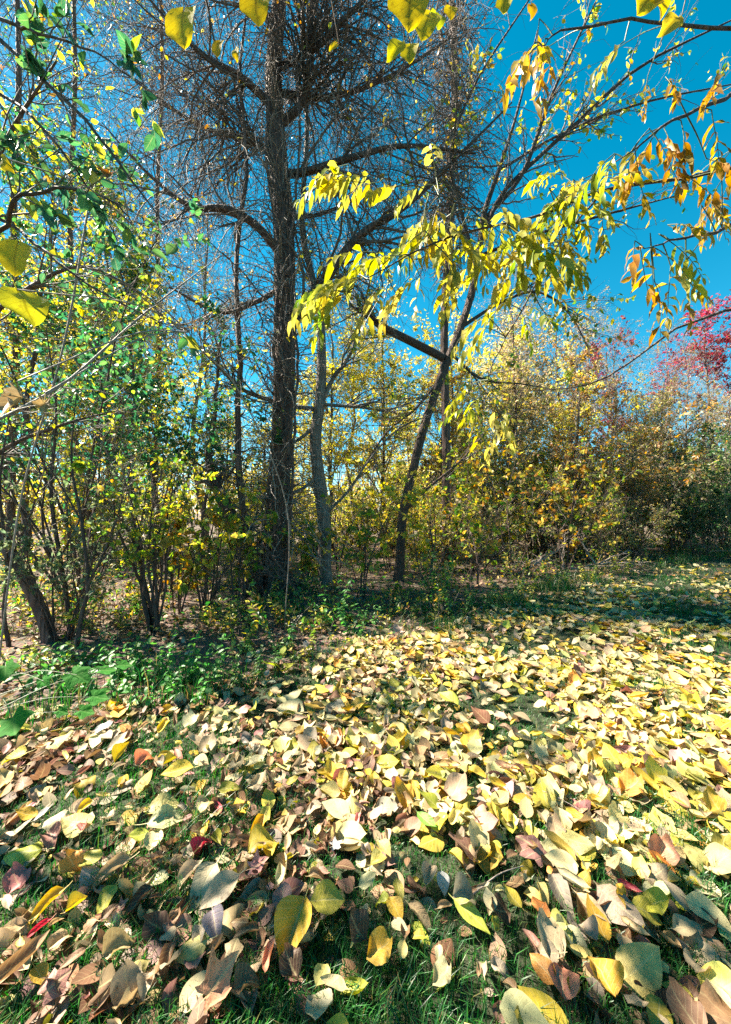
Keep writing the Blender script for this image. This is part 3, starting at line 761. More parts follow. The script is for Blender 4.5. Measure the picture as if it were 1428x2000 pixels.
sapling('leaning_sapling', 'slim brown sapling leaning to the right, right of centre',
        [(778, 1140, d2, .12), (782, 1090, d2, .095), (786, 1010, d2, .09), (806, 920, d2, .088), (832, 820, d2, .085), (868, 720, d2, .08), (900, 640, d2, .075), (922, 570, d2, .07), (938, 480, d2, .06), (945, 420, d2, .055), (975, 330, d2, .04), (1010, 220, d2, .025), (1050, 60, d2, .012)],
        [[(868, 700, d2, .085), (800, 665, d2, .085), (750, 640, d2, .08), (712, 612, d2, .06), (690, 600, d2, .02)],
         [(940, 470, d2, .05), (980, 380, d2 - .1, .045), (1060, 300, d2 - .2, .04), (1130, 238, d2 - .3, .035), (1250, 130, d2 - .5, .025), (1428, 40, d2 - .8, .012)],
         [(930, 520, d2, .04), (900, 410, d2 - .2, .035), (880, 300, d2 - .3, .03), (930, 160, d2 - .5, .022), (1040, -10, d2 - .7, .012)],
         [(945, 430, d2, .045), (1020, 340, d2 - .2, .04), (1080, 180, d2 - .3, .03), (1180, -30, d2 - .4, .012)],
         [(935, 500, d2, .035), (1040, 460, d2 - .4, .028), (1180, 420, d2 - .8, .02), (1330, 380, d2 - 1.2, .008)],
         [(900, 640, d2, .04), (980, 590, d2, .03), (1050, 570, d2 - .1, .025), (1110, 610, d2 - .2, .02), (1150, 680, d2 - .3, .008)],
         [(790, 1000, d2, .03), (840, 950, d2, .025), (900, 900, d2, .02), (960, 830, d2, .008)],
         [(860, 740, d2, .03), (810, 800, d2 - .1, .025), (760, 840, d2 - .2, .02), (710, 910, d2 - .3, .015)],
         [(880, 690, d2, .03), (940, 740, d2 - .2, .025), (1020, 750, d2 - .3, .015), (1080, 760, d2 - .4, .006)],
         [(980, 330, d2, .03), (1100, 260, d2 + .3, .024), (1260, 200, d2 + .5, .02), (1428, 165, d2 + .8, .012)]], 'bark_brown', 2, 170, 760, 1700, C_GOLD + C_YG, (.07, .13))

# bare tangled column right of centre (vine-smothered trunk)
bc = ground_at(885, 9.6)
t = thing('vine_smothered_tree', 'bare tree smothered in a dark column of tangled vine twigs', 'tree', bc)
P, R = pxpath([(868, 1150, 9.6, .13), (872, 900, 9.6, .11), (868, 650, 9.6, .10), (880, 400, 9.6, .09), (888, 150, 9.6, .08), (880, -100, 9.6, .06), (885, -400, 9.6, .02)], 40); P[0, 2] = -.1
part('trunk', tubes(Geo(), P, R, 12, ridge=.04), M['bark_dark'], t)
a, b = grow(P[16:38], R[16:38], 420, (0, 1), (.6, 1.6), (.5, 1.7), 9, .28, -.16, .2, .008, .4, 0, 0); c, d = grow(a, b, 2600, (.1, 1), (.4, 1.3), (.15, .7), 6, .28, -.15, .6, .004, .6)
g = Geo(); tubes(g, a, b, 4); tubes(g, c, d, 3); part('twigs', g, M['twig'], t, 'stuff')
A = place(c, d, 700, (.1, 1), .8, .4, .3)
part('dry_leaves', foliage(Geo(), *A, rand(700, .05, .1), palette(C_BROWN + C_ORNG, 700), T_SIMPLE), M['foliage'], t, 'stuff', tint=True)

# tall leafy trees closing the left side
build_tree('green_tree', 'tall green and yellow leaved tree filling the upper left', 'tree', ground_at(50, 9.0), 10, .09, 'bark_dark', C_GREEN + C_YG[1:4], (3, 3, 3, 3, 2, 2, 2, 2, 2), 4200, (.09, .15), .3, 20, .30, 150, 800, tpls=T_SIMPLE)
build_tree('green_tree', 'slim green leaved tree rising behind the big honeysuckle', 'tree', ground_at(190, 9.6), 9.5, .08, 'bark_dark', C_GREEN + C_YG[1:4], (3, 3, 3, 3, 2, 2, 2, 2, 2), 2400, (.09, .14), .3, 18, .28, 140, 700, tpls=T_SIMPLE)
build_tree('green_tree', 'green leaved tree between the big honeysuckle and the great trunk', 'tree', ground_at(270, 8.4), 7.5, .07, 'bark_dark', C_GREEN + C_YG[1:3], None, 2600, (.085, .14), .25, 18, .3, 130, 600, tpls=T_SIMPLE)
build_tree('green_tree', 'slim green leaved tree close to the thick vine', 'tree', ground_at(400, 9.0), 6.0, .05, 'bark_dark', C_GREEN + C_YG[1:3], None, 900, (.085, .13), .3, 16, .26, 110, 500, tpls=T_SIMPLE)
def curtain(px, dd_, label, n1, n2, nl):
    t = thing('vine_curtain_tree', label, 'tree', ground_at(px, dd_))
    P, R = pxpath([(px, 1090, dd_, .12), (px + 4, 900, dd_, .10), (px + 12, 650, dd_, .09), (px + 7, 400, dd_, .08), (px + 17, 150, dd_, .07), (px + 12, -100, dd_, .05), (px + 17, -300, dd_, .02)], 40); P[0, 2] = -.1
    part('trunk', tubes(Geo(), P, R, 12, ridge=.04), M['bark_dark'], t)
    a, b = grow(P[12:], R[12:], n1, (0, 1), (.7, 1.6), (1.3, 4.2), 10, .22, -.10, .2, .010, .4, 0, 0); c, d = grow(a, b, n2, (.1, 1), (.4, 1.4), (.4, 1.5), 7, .24, -.12, .6, .005, .6)
    g = Geo(); tubes(g, a, b, 4); tubes(g, c, d, 3); part('twigs', g, M['twig'], t, 'stuff')
    A = place(c, d, nl, (.1, 1), .8, .4, .3)
    part('foliage', foliage(Geo(), *A, rand(nl, .07, .13), palette(C_YG + C_GREEN[:4] + C_BROWN[:2], nl), T_SIMPLE), M['foliage'], t, 'stuff', tint=True)
curtain(300, 15.5, 'bare tree veiled by a wide curtain of fine hanging vines, left of the great trunk', 200, 1900, 800)
curtain(130, 14.0, 'vine-veiled tree with thin green and yellow leaves near the left edge', 190, 1600, 2400)
curtain(20, 11.5, 'vine-veiled leafy tree at the left edge above the dark leaning trunk', 150, 1100, 1800)
# dark leaning trunk and thin stems at the left edge
dl = gp(98, 1250)[1]
sapling('leaning_dark_tree', 'dark trunk leaning out of the left edge', [(100, 1262, dl, .08), (88, 1215, dl, .066), (60, 1150, dl, .062), (10, 1060, dl, .06), (-60, 930, dl, .055), (-120, 700, dl, .05), (-130, 400, dl, .04), (-100, 100, dl, .02)],
        [[(-110, 760, dl, .03), (-40, 640, dl - .2, .025), (60, 560, dl - .3, .02), (160, 520, dl - .4, .014), (260, 560, dl - .4, .006)],
         [(-125, 560, dl, .03), (-60, 430, dl - .4, .025), (20, 260, dl - .6, .018), (110, 120, dl - .8, .008)],
         [(-60, 930, dl, .03), (20, 870, dl, .022), (120, 830, dl, .015), (230, 800, dl, .006)]], 'bark_dark', 3, 40, 130, 260, C_GREEN + C_YG, (.06, .10))
for lab, path in [('thin brown stem left of the forked stem, near the left edge', [(140, 1235, 4.3, .03), (132, 1180, 4.3, .024), (118, 1090, 4.3, .022), (100, 960, 4.3, .018), (110, 800, 4.3, .012), (90, 640, 4.3, .005)]),
                  ('forked thin stem rising in front of the sunlit leaf litter at left', [(150, 1262, 3.9, .026), (160, 1200, 3.9, .02), (172, 1140, 3.9, .018), (160, 1020, 4.0, .015), (140, 900, 4.1, .010), (150, 760, 4.2, .004)]),
                  ('thin dark stem at the extreme left edge', [(18, 1260, 4.0, .022), (8, 1200, 4.0, .02), (14, 1100, 4.0, .016), (0, 950, 4.0, .012), (20, 800, 4.0, .005)])]:
    p4 = path[3]
    sapling('thin_sapling', lab, path, [[(*path[2][:3], .012), (path[2][0] + 40, path[2][1] - 80, path[2][2], .009), (path[2][0] + 75, path[2][1] - 190, path[2][2], .004)],
                                        [(*path[3][:3], .010), (path[3][0] - 40, path[3][1] - 70, path[3][2], .007), (path[3][0] - 90, path[3][1] - 150, path[3][2], .003)]], 'bark_brown', 4, 14, 40, 150, C_YG, (.03, .06))

# ------------------------------------------------------------------ shrubs
GREENS = [(.05, .17, .04), (.07, .2, .04), (.04, .12, .04)]
build_bush('honeysuckle_shrub', 'big dense green shrub filling the left side', 'shrub', ground_at(150, 5.6), 4.6, 1.9, 'bark_brown', C_GREEN, (4, 4, 3, 4, 1, 1), 12, 3400, (.07, .11), 260, 800, tpls=T_SIMPLE, r=.018, nobj=300, meshes=OV, arch=-.06, tstart=.38)
build_bush('honeysuckle_shrub', 'green shrub in front of the great trunk, left of the thick vine', 'shrub', ground_at(330, 6.2), 3.9, 1.3, 'bark_brown', C_GREEN, (4, 4, 3, 4, 1, 1), 9, 2300, (.06, .10), 190, 600, tpls=T_SIMPLE, r=.016, nobj=220, meshes=OV, arch=-.06, tstart=.42)
build_bush('silver_shrub', 'grey-green shrub with small pale leaves low at the left', 'shrub', gp(120, 1250), 1.9, 1.0, 'bark_brown', [(.16, .22, .13), (.22, .28, .17), (.10, .17, .09), (.25, .27, .12)], None, 12, 1500, (.04, .075), 200, 500, tpls=T_SIMPLE, r=.009, nobj=300, meshes=OV, tstart=.3)
build_bush('red_stemmed_shrub', 'shrub of upright red-brown stems with yellow-green leaves', 'shrub', gp(302, 1238), 2.05, .55, 'bark_brown', C_YG, (4, 4, 3, 1, 3, .6), 10, 900, (.045, .08), 130, 330, tpls=T_SIMPLE, r=.02, nobj=300, meshes=OVY, arch=-.03, tstart=.4)
build_bush('yellow_green_shrub', 'yellow-green shrub between the red-stemmed shrub and the vines', 'shrub', gp(400, 1190), 2.1, .75, 'bark_brown', C_YG, (3, 4, 4, 2, 2, 1), 9, 900, (.06, .10), 130, 330, tpls=T_SIMPLE, r=.014, nobj=260, meshes=OVY, tstart=.3)
# thicket in the middle distance and along the right: each shrub a copy of one of five kinds
GBS = 'shrubs of the thicket along the clearing'
C_DKG = [(.04, .11, .04), (.06, .15, .05), (.10, .17, .07), (.17, .21, .09), (.26, .26, .13)]
SK = {'yellow': ('yellow_shrub', C_YEL + C_YG[:3], (.08, .14), 3000), 'mixed': ('yellow_green_shrub', C_YG + C_GOLD[:2], (.075, .13), 3000), 'bronze': ('bronze_shrub', C_OLIVE + C_ORNG + C_BROWN[:2] + C_DRY, (.07, .12), 3000),
      'olive': ('olive_shrub', C_OLIVE + C_YG[:2] + C_DRY, (.07, .12), 3500), 'dark': ('dark_green_bush', C_DKG, (.06, .10), 7000), 'green': ('green_shrub', C_GREEN + C_YG[:2], (.065, .11), 4500)}
SP = {}
def shrub(kind, px, d, sc, label):
    nm, pal, ls, nl = SK[kind]; p = ground_at(px, d)
    if kind not in SP:
        SP[kind] = build_bush(nm, label, 'shrub', np.zeros(3), 3.0, 1.7, 'bark_brown', pal, None, 11, nl, ls, 260, 950, group=GBS, r=.016, twig='twig_pale', tstart=.15, arch=-.07)
        o = SP[kind]; o.location = p; o.scale = (sc,) * 3
    else: o = dup(SP[kind], p, rand(1)[0] * 6.28, sc, label)
MARK = [(-80, 'beyond the left edge'), (60, 'behind the dark leaning trunk'), (200, 'behind the big honeysuckle'), (330, 'behind the red-stemmed shrub'), (450, 'behind the thick vine'), (590, 'in the gap beside the great trunk'), (680, 'just right of the grey sapling'),
        (760, 'just left of the leaning sapling'), (850, 'just right of the leaning sapling'), (950, 'behind the dark weed clumps'), (1050, 'at the left end of the stick pile'), (1150, 'at the right end of the stick pile'), (1250, 'above the sunlit bank'), (1340, 'beside the dark bushes'), (1430, 'at the right edge')]
ROW = {0: 'front-row', 1: 'second-row', 2: 'third-row', 3: 'rearmost'}
ADJ = {'yellow': 'glowing yellow', 'mixed': 'yellow-green', 'bronze': 'bronze', 'olive': 'dull olive', 'dark': 'dark green', 'green': 'mid green'}
ROWS = [  # row, depth by mark, kinds by mark, scale
    (0, [6.5, 7.8, 7.6, 7.9, 8.8, 9.6, 10.2, 9.8, 9.2, 9.0, 10.2, 10.6, 10.8, 11.0, 11.4], [None, None, None, None, None, None, None, None, 'mixed', 'olive', None, 'olive', 'olive', 'dark', 'dark'], [1.2, 1.15, 1.1, .9, .6, .6, .55, .6, .7, .75, .8, .7, .7, 1.0, 1.2]),
    (1, [8.5, 9.5, 9.8, 10.5, 11, 12, 12.5, 12, 11.5, 11.2, 12, 12.4, 12.4, 13, 13.6], [None, None, 'mixed', None, 'yellow', 'yellow', 'mixed', 'yellow', 'yellow', 'mixed', 'olive', 'mixed', 'bronze', 'olive', 'dark'], [1.5, 1.5, 1.0, 1.1, .7, .7, .75, .8, 1.0, 1.2, 1.2, 1.3, 1.3, 1.3, 1.5]),
    (2, [11, 12, 12.5, 13.5, 14, 15, 15.5, 15, 14.5, 14, 15, 15, 15.5, 16, 17], ['mixed', None, 'yellow', None, 'yellow', 'mixed', None, 'mixed', None, 'olive', 'mixed', None, 'bronze', 'mixed', 'olive'], [1.1, 1.3, 1.2, 1.5, 1.0, 1.0, 1.2, 1.1, 1.4, 1.6, 1.7, 1.7, 1.7, 1.6, 1.6]),
    (3, [15, 17, 18, 19, 20, 20, 21, 20, 19, 19, 20, 20, 21, 22, 24], [None, 'mixed', None, 'yellow', None, None, 'yellow', None, 'olive', None, 'olive', 'olive', None, 'bronze', 'olive'], [1.3, 1.3, 1.3, 1.3, 1.8, 1.5, 1.2, 1.7, 1.6, 1.6, 1.8, 1.8, 1.8, 1.8, 1.8])]
for row, ds, ks, scs in ROWS:
    for (px, where), d, kd, sc in zip(MARK, ds, ks, scs):
        if kd: shrub(kd, px + rand(1, -25, 25)[0], d, sc, f'{ROW[row]} {ADJ[kd]} shrub {where}')
for px, d, sc, lab in [(-260, 7.5, .6, 'nearest'), (-420, 9.5, .8, 'middle'), (-330, 12, 1.1, 'furthest'), (-700, 10, .9, 'outermost')]: shrub('mixed', px, d, sc, f'{lab} low shrub in the open beyond the left edge')
# young trees with large yellow leaves among the front trunks
YG_ = 'young yellow-leaved saplings in the front of the wood'
for px, d, h, sp_w, nl, pal, lab in [(705, 6.4, 2.1, .5, 170, C_YG, 'young yellow sapling between the two front saplings'), (590, 6.9, 1.7, .45, 130, C_YG, 'young yellow sapling right at the great trunk'),
    (470, 5.6, 1.9, .5, 190, C_YG, 'young yellow-green sapling in front of the vines'), (835, 7.0, 2.5, .6, 210, C_YEL, 'young yellow sapling just right of the leaning sapling'),
    (930, 7.4, 2.3, .6, 220, C_YG, 'young yellow-green sapling behind the dark weeds'), (1000, 8.2, 2.8, .7, 240, C_GOLD + C_ORNG, 'young golden sapling left of the stick pile'),
    (1100, 8.9, 2.7, .7, 240, C_YG + C_ORNG, 'young yellow sapling rising over the stick pile'), (1190, 9.8, 2.6, .7, 240, C_YG, 'young yellow-green sapling on the sunlit bank'),
    (760, 8.8, 3.2, .7, 240, C_YEL, 'tall young yellow sapling left of the leaning sapling'), (660, 9.2, 3.0, .7, 240, C_YEL, 'tall young yellow sapling right of the grey sapling'),
    (345, 5.2, 1.8, .5, 200, C_ORNG + C_YG, 'young orange and yellow sapling behind the red-stemmed shrub'), (880, 9.0, 3.6, .8, 260, C_YG, 'tall young yellow-green sapling behind the leaning sapling')]:
    build_bush('young_sapling', lab, 'sapling', ground_at(px, d), h, sp_w, 'bark_brown', pal, None, 4, nl, (.08, .14), 40, 110, group=YG_, tpls=T_SIMPLE, r=.014, nobj=nl, meshes=OVY, tstart=.2, droop=.4, flat=.3)
# low undergrowth of the wood: seedlings and dead stems beyond counting
n = 8000; d = 4.2 + 15 * rand(n) ** 1.2; x = rand(n, -1.1, 1.15) * d; k = d > edge_y(x) + .25; x, d = x[k], d[k]; n = len(x)
clump = np.clip(.5 + .7 * np.sin(x * 1.9 + d) * np.cos(d * 1.3 - x), .12, 1); B = np.stack([x, d, gz(x, d) - .03], -1)
hh = rand(n, .12, .75) * clump; tip_ = B + np.stack([RNG.normal(size=n) * .16, RNG.normal(size=n) * .16, hh], -1); mid_ = (B + tip_) / 2 + RNG.normal(size=(n, 3)) * .03
PU = np.stack([B, mid_, tip_], 1); RU = np.full((n, 3), .003) * np.array([1.2, 1, .5])
nl = 30000; A = place(PU, RU, nl, (.25, 1), .9, .1, .6)
un = part('undergrowth', foliage(Geo(), *A, rand(nl, .05, .10), palette(C_YG + GREENS + C_OLIVE[:2] + C_BROWN[1:3], nl), T_CARD), M['foliage'], None, 'stuff', tint=True); tag(un, 'low leafy undergrowth covering the floor of the wood', 'undergrowth')
part('stems', tubes(Geo(), PU, RU, 3), M['twig'], un, 'stuff')

# ------------------------------------------------------------------ near branches that hang into the picture
def compound(parent, geo, base, D, ln, pairs, lsz, pal, asobj, meshes=LAN, droop=.35, w=None, wid=None):
    """one pinnate leaf: a stalk with paired leaflets"""
    D = nrm(np.asarray(D, float)); n = 8; P = np.zeros((n, 3)); P[0] = base; d = D.copy()
    for k in range(1, n):
        d = nrm(d + np.array([0, 0, -droop * .35]) + RNG.normal(size=3) * .05); P[k] = P[k - 1] + d * ln / (n - 1)
    R = np.linspace(.0028, .0012, n)
    tt = np.repeat(np.linspace(.22, .95, pairs), 2); sg = np.tile([1, -1], pairs); tt = np.r_[tt, 1.0]; sg = np.r_[sg, 0]
    p, T, _ = sample(P[None], R[None], np.zeros(len(tt), int), np.clip(tt + RNG.normal(size=len(tt)) * .01, 0, .999))
    sd_ = nrm(np.cross(T, np.array([0, 0, 1.])) + RNG.normal(size=T.shape) * .15)
    DD = nrm(sd_ * sg[:, None] * 1.0 + T * np.where(sg == 0, 1, .65)[:, None] + np.array([0, 0, -.35]) * rand(len(tt), .3, 1.6)[:, None])
    N = nrm(np.array([0, 0, 1.]) + RNG.normal(size=T.shape) * .35 + sd_ * sg[:, None] * .3)
    sz = lsz * rand(len(tt), .8, 1.15) * (.75 + .35 * np.sin(np.pi * np.clip(tt, 0, .9))); c = palette(pal, len(tt), w, .12)
    c = c * .5 + .5 * palette(pal, 1, w)[0]
    keep = rand(len(tt)) > .16; p, DD, N, sz, c = p[keep], DD[keep], N[keep], sz[keep] * rand(keep.sum(), .65, 1.15), c[keep]
    if asobj:
        st = part('leaf_stalk', tubes(Geo(), P, R, 4), M['stem_green'], parent)
        leaf_objs('leaflet', st, meshes, p, DD, N, sz, c)
    else:
        leaves(geo[0], p, DD, N, sz, leaf_simple(.31, .4, .5), c); tubes(geo[1], P, R, 3)

def branch(parent, pts, name='branch', m='bark_brown', n=18, sides=7):
    C = np.array(pts)
    S = spline(C, n); S[:, :3] += RNG.normal(size=(n, 3)) * .004
    part(name, tubes(Geo(), S[:, :3], S[:, 3], sides), M[m], parent); return S[:, :3], S[:, 3]

# gold-leaved tree standing just outside the frame at the right
tb = np.array([3.7, 2.7, gz(3.7, 2.7)])
gt_ = thing('golden_tree', 'tree with golden pinnate leaf sprays hanging into the picture from the right', 'tree', tb)
P, R = trunk_line(tb, 6.5, (-.04, -.02), .08, 24, .11, 1.5, .3)
part('trunk', tubes(Geo(), P, R, 16, ridge=.04), M['bark_brown'], gt_)
def fromtrunk(z, r): k = np.argmin(np.abs(P[:, 2] - z)); return np.r_[P[k], r]
def A4(px, py, d, r): return np.r_[at(px, py, d), r]
BR = [[fromtrunk(3.6, .05), A4(1470, 330, 2.5, .03), A4(1330, 350, 2.4, .022), A4(1180, 370, 2.3, .018), A4(1060, 420, 2.25, .015), A4(960, 440, 2.2, .012), A4(860, 470, 2.15, .010), A4(760, 520, 2.1, .008), A4(680, 570, 2.05, .004)],
      [fromtrunk(4.2, .05), A4(1480, 170, 2.3, .03), A4(1400, 200, 2.1, .02), A4(1310, 240, 2.0, .014), A4(1240, 290, 1.95, .008), A4(1180, 330, 1.9, .003)],
      [fromtrunk(3.2, .04), A4(1480, 440, 2.3, .025), A4(1390, 455, 2.1, .016), A4(1310, 470, 2.0, .010), A4(1260, 490, 1.95, .004)],
      [A4(960, 440, 2.2, .010), A4(900, 400, 2.25, .008), A4(830, 370, 2.2, .006), A4(740, 345, 2.15, .004), A4(680, 340, 2.1, .002)],
      [A4(1180, 370, 2.3, .014), A4(1090, 480, 2.4, .011), A4(1010, 620, 2.5, .009), A4(960, 720, 2.5, .006), A4(945, 790, 2.5, .003)],
      [fromtrunk(2.6, .04), A4(1500, 600, 2.9, .026), A4(1330, 640, 2.8, .018), A4(1180, 740, 2.7, .012), A4(1060, 760, 2.6, .006), A4(1000, 760, 2.5, .003)],
      [fromtrunk(4.9, .05), np.r_[2.6, 1.9, 4.0, .035], np.r_[1.6, 1.4, 3.35, .022], np.r_[.9, 1.1, 3.05, .016], np.r_[.2, 1.0, 2.98, .012], np.r_[-.35, 1.0, 2.95, .008], np.r_[-.6, 1.0, 2.9, .004]],
      [fromtrunk(4.4, .035), A4(1430, 60, 2.2, .02), A4(1250, 40, 2.0, .014), A4(1100, 60, 1.9, .009), A4(1060, 90, 1.9, .004)]]
BP = []
for L in BR:
    L = [q.copy() for q in L]
    for q in L: q[3] *= .5
    BP.append(branch(gt_, L))
gfol = (Geo(), Geo())
# (px, py, depth, dx, dz, length, pairs, leaflet length, palette, own objects)
SPR = [(735, 350, 2.15, -.9, .05, .22, 4, .10, 'G'), (800, 365, 2.2, -.6, -.3, .24, 4, .10, 'G'), (690, 345, 2.1, -1, -.1, .20, 4, .09, 'G'), (860, 395, 2.2, -.2, -.9, .26, 4, .11, 'G'),
       (830, 450, 2.15, -.6, -.5, .24, 4, .10, 'Y'), (780, 500, 2.1, -.8, -.1, .25, 4, .10, 'Y'), (720, 545, 2.05, -.9, -.2, .26, 5, .11, 'G'), (690, 570, 2.05, -1, -.35, .24, 4, .11, 'G'),
       (660, 570, 2.0, -.5, -.9, .22, 4, .11, 'Y'), (740, 560, 2.1, -.3, -.8, .25, 4, .10, 'G'), (800, 540, 2.1, -.4, -.8, .24, 4, .09, 'G'), (880, 470, 2.15, .1, -1, .28, 5, .10, 'G'),
       (920, 430, 2.2, -.5, -.6, .28, 5, .11, 'G'), (960, 400, 2.2, .5, -.6, .26, 5, .10, 'G'), (990, 440, 2.2, .4, -.8, .30, 5, .11, 'Y'), (1030, 430, 2.25, -.1, -1, .32, 5, .11, 'G'),
       (1080, 400, 2.25, .4, -.5, .28, 5, .10, 'G'), (1110, 380, 2.3, -.5, -.6, .30, 5, .10, 'Y'), (1160, 340, 2.2, -.6, -.3, .28, 5, .09, 'G'), (1170, 370, 2.25, .1, -1, .26, 5, .09, 'G'),
       (1200, 300, 1.95, -.5, -.5, .24, 5, .08, 'Y'), (1240, 290, 1.95, .1, -1, .28, 5, .08, 'O'), (1290, 250, 1.95, -.4, -.9, .26, 5, .09, 'O'), (1330, 235, 2.0, .2, -1, .24, 5, .09, 'O'),
       (1390, 215, 2.05, .2, -1, .24, 5, .08, 'O'), (1380, 310, 2.1, .2, -.6, .24, 5, .08, 'O'), (1350, 350, 2.2, .4, -.5, .22, 5, .07, 'O'), (1270, 455, 1.95, .1, -1, .26, 5, .08, 'O'),
       (1290, 490, 1.95, .2, -1, .28, 6, .08, 'G'), (1310, 520, 2.0, -.1, -1, .26, 6, .08, 'O'), (1240, 470, 1.95, -.2, -1, .2, 4, .07, 'O'), (1065, 75, 1.9, -.1, -1, .22, 4, .09, 'O'), (1050, 90, 1.9, -.6, -.7, .2, 4, .09, 'O'),
       (1220, 80, 2.0, -.4, -.6, .2, 3, .08, 'G'),
       # the rest joins the foliage mass
       (1010, 520, 2.4, -.5, -.8, .26, 5, .09, 'G'), (1050, 500, 2.4, .5, -.8, .26, 5, .09, 'G'), (980, 590, 2.5, -.3, -1, .26, 5, .09, 'Y'), (950, 640, 2.5, -.5, -.8, .24, 5, .09, 'G'), (960, 740, 2.5, .2, -1, .3, 6, .08, 'G'),
       (975, 790, 2.5, .1, -1, .28, 6, .08, 'G'), (940, 770, 2.5, -.4, -.8, .22, 5, .08, 'Y'), (1090, 440, 2.35, .2, -1, .26, 5, .09, 'G'), (1000, 480, 2.3, -.7, -.5, .24, 5, .09, 'Y'), (900, 520, 2.15, -.3, -1, .24, 4, .09, 'G'),
       (870, 440, 2.2, .4, -.7, .24, 4, .09, 'G'), (1120, 350, 2.2, .2, -.9, .24, 5, .08, 'Y'), (1410, 350, 2.1, -.2, -.9, .2, 5, .07, 'O'), (1370, 400, 2.1, 0, -1, .2, 6, .05, 'O'), (1340, 560, 2.1, .1, -1, .2, 6, .06, 'O'),
       (1420, 130, 1.9, -.3, -.8, .2, 4, .08, 'O'), (1300, 150, 2.0, 0, -1, .16, 4, .06, 'O')]
PALS = {'G': C_GOLD + [(.26, .28, .07), (.36, .32, .08)], 'Y': [(.34, .36, .05), (.24, .30, .05), (.48, .42, .05), (.14, .24, .05)], 'O': C_ORNG}
SPR = SPR + [(px + rand(1, -55, 55)[0], py + rand(1, -40, 40)[0], d * rand(1, .95, 1.12)[0], dx + rand(1, -.5, .5)[0], dz + rand(1, -.2, .6)[0], ln, pr, ls * .9, pl) for px, py, d, dx, dz, ln, pr, ls, pl in SPR for _ in range(2 if px < 1180 else 1)]
for k, (px, py, d, dx, dz, ln, pr, ls, pl) in enumerate(SPR):
    ls *= 1.2; ln *= 1.2; dz = dz * .6 + .1
    compound(gt_, gfol, at(px, py, d), (dx, rand(1, -.35, .35)[0], dz), ln, pr + 1, ls, PALS[pl], k < 27)
    q = at(px, py, d)
    # a twig joins each leaf to its nearest branch
    best = min(((np.linalg.norm(bp - q, axis=1).min(), bp[np.linalg.norm(bp - q, axis=1).argmin()]) for bp, br in BP), key=lambda v: v[0])
    tubes(gfol[1], spline([best[1], (best[1] + q) / 2 + [0, 0, .06 * best[0]], q], 7), np.linspace(.004, .0025, 7), 4)
part('foliage', gfol[0], M['foliage'], gt_, 'stuff', tint=True); part('twigs', gfol[1], M['stem_green'], gt_, 'stuff')
# big leaves on the overhead branch
over = BP[6][0]
top = [(355, 55, .95, .115, (.62, .48, .06), .0, -1), (500, 18, 1.0, .10, (.55, .40, .04), .1, -1), (425, 95, 1.3, .065, (.50, .34, .04), -.2, -1), (460, 105, 1.35, .05, (.5, .36, .04), 0, -1),
       (800, 15, 1.0, .14, (.46, .36, .04), -.1, -1), (830, 50, 1.1, .10, (.50, .42, .06), -.3, -.9), (770, 95, 1.3, .09, (.40, .38, .05), -.5, -.6), (800, 105, 1.35, .08, (.42, .36, .05), -.1, -1), (855, 40, 1.3, .07, (.3, .34, .05), .1, -1),
       (985, 10, 1.3, .07, (.45, .38, .05), -.2, -1), (1262, 5, 1.0, .09, (.58, .46, .06), -.5, -.6), (1295, 0, 1.0, .09, (.52, .38, .04), .3, -.8), (1310, 45, 1.2, .09, (.5, .40, .08), -.7, -.6), (1040, 20, 1.4, .06, (.36, .22, .05), .1, -1),
       (650, 90, 1.6, .05, (.5, .38, .05), -.6, -.4), (880, 25, 1.2, .05, (.5, .38, .05), 0, -1)]
ttw = Geo()
for px, py, d, s_, c, dx, dz in top:
    s_ *= .86
    q = at(px, py, d); dd = nrm(np.array([dx, -.15, dz])); b = q - dd * s_ * .55
    leaf_objs('leaf', gt_, OVT, b[None], dd[None], nrm(np.array([[rand(1, -.4, .4)[0], -1, .25]])), np.array([s_]), np.array([c]))
    nb_ = over[np.linalg.norm(over - b, axis=1).argmin()]; b2 = b - dd * s_ * .2
    tubes(ttw, spline([nb_, (nb_ + b2) / 2 + [0, 0, .05], b2], 7), np.linspace(.003, .0015, 7), 4)
part('twigs', ttw, M['twig'], gt_, 'stuff')

# the tree beyond the left edge whose branches reach in
lb = np.array([-3.3, 2.3, gz(-3.3, 2.3)])
lt = thing('green_leaved_tree', 'tree beyond the left edge with dark branches and big green leaves reaching in', 'tree', lb)
P, R = trunk_line(lb, 6.5, (.02, 0), .14, 24, .045, 1.5, .35)
part('trunk', tubes(Geo(), P, R, 16, ridge=.04), M['bark_dark'], lt)
LB = [[fromtrunk(5.2, .03), A4(-30, 50, 2.4, .018), A4(80, 150, 2.3, .013), A4(170, 240, 2.2, .011), A4(240, 330, 2.2, .009), A4(330, 450, 2.2, .004)],
      [fromtrunk(4.6, .025), A4(-20, 170, 2.3, .013), A4(70, 240, 2.2, .010), A4(140, 320, 2.2, .008), A4(190, 400, 2.2, .006), A4(230, 470, 2.2, .003)],
      [fromtrunk(3.0, .03), A4(-30, 460, 2.2, .016), A4(20, 400, 2.1, .014), A4(70, 375, 2.1, .012), A4(150, 370, 2.1, .010), A4(230, 402, 2.1, .006), A4(260, 440, 2.1, .003)],
      [fromtrunk(3.6, .025), A4(-20, 420, 2.4, .014), A4(60, 470, 2.35, .012), A4(150, 540, 2.3, .009), A4(260, 605, 2.3, .006), A4(370, 650, 2.3, .003)],
      [fromtrunk(4.9, .02), A4(-40, 20, 2.0, .012), A4(60, 60, 2.0, .009), A4(180, 100, 2.0, .006), A4(290, 170, 2.0, .003)]]
for L in LB:
    for q in L: q[3] *= .8
LBP = [branch(lt, L, m='bark_dark') for L in LB]
BPa = np.array([p for p, r in LBP]); BRa = np.array([r for p, r in LBP])
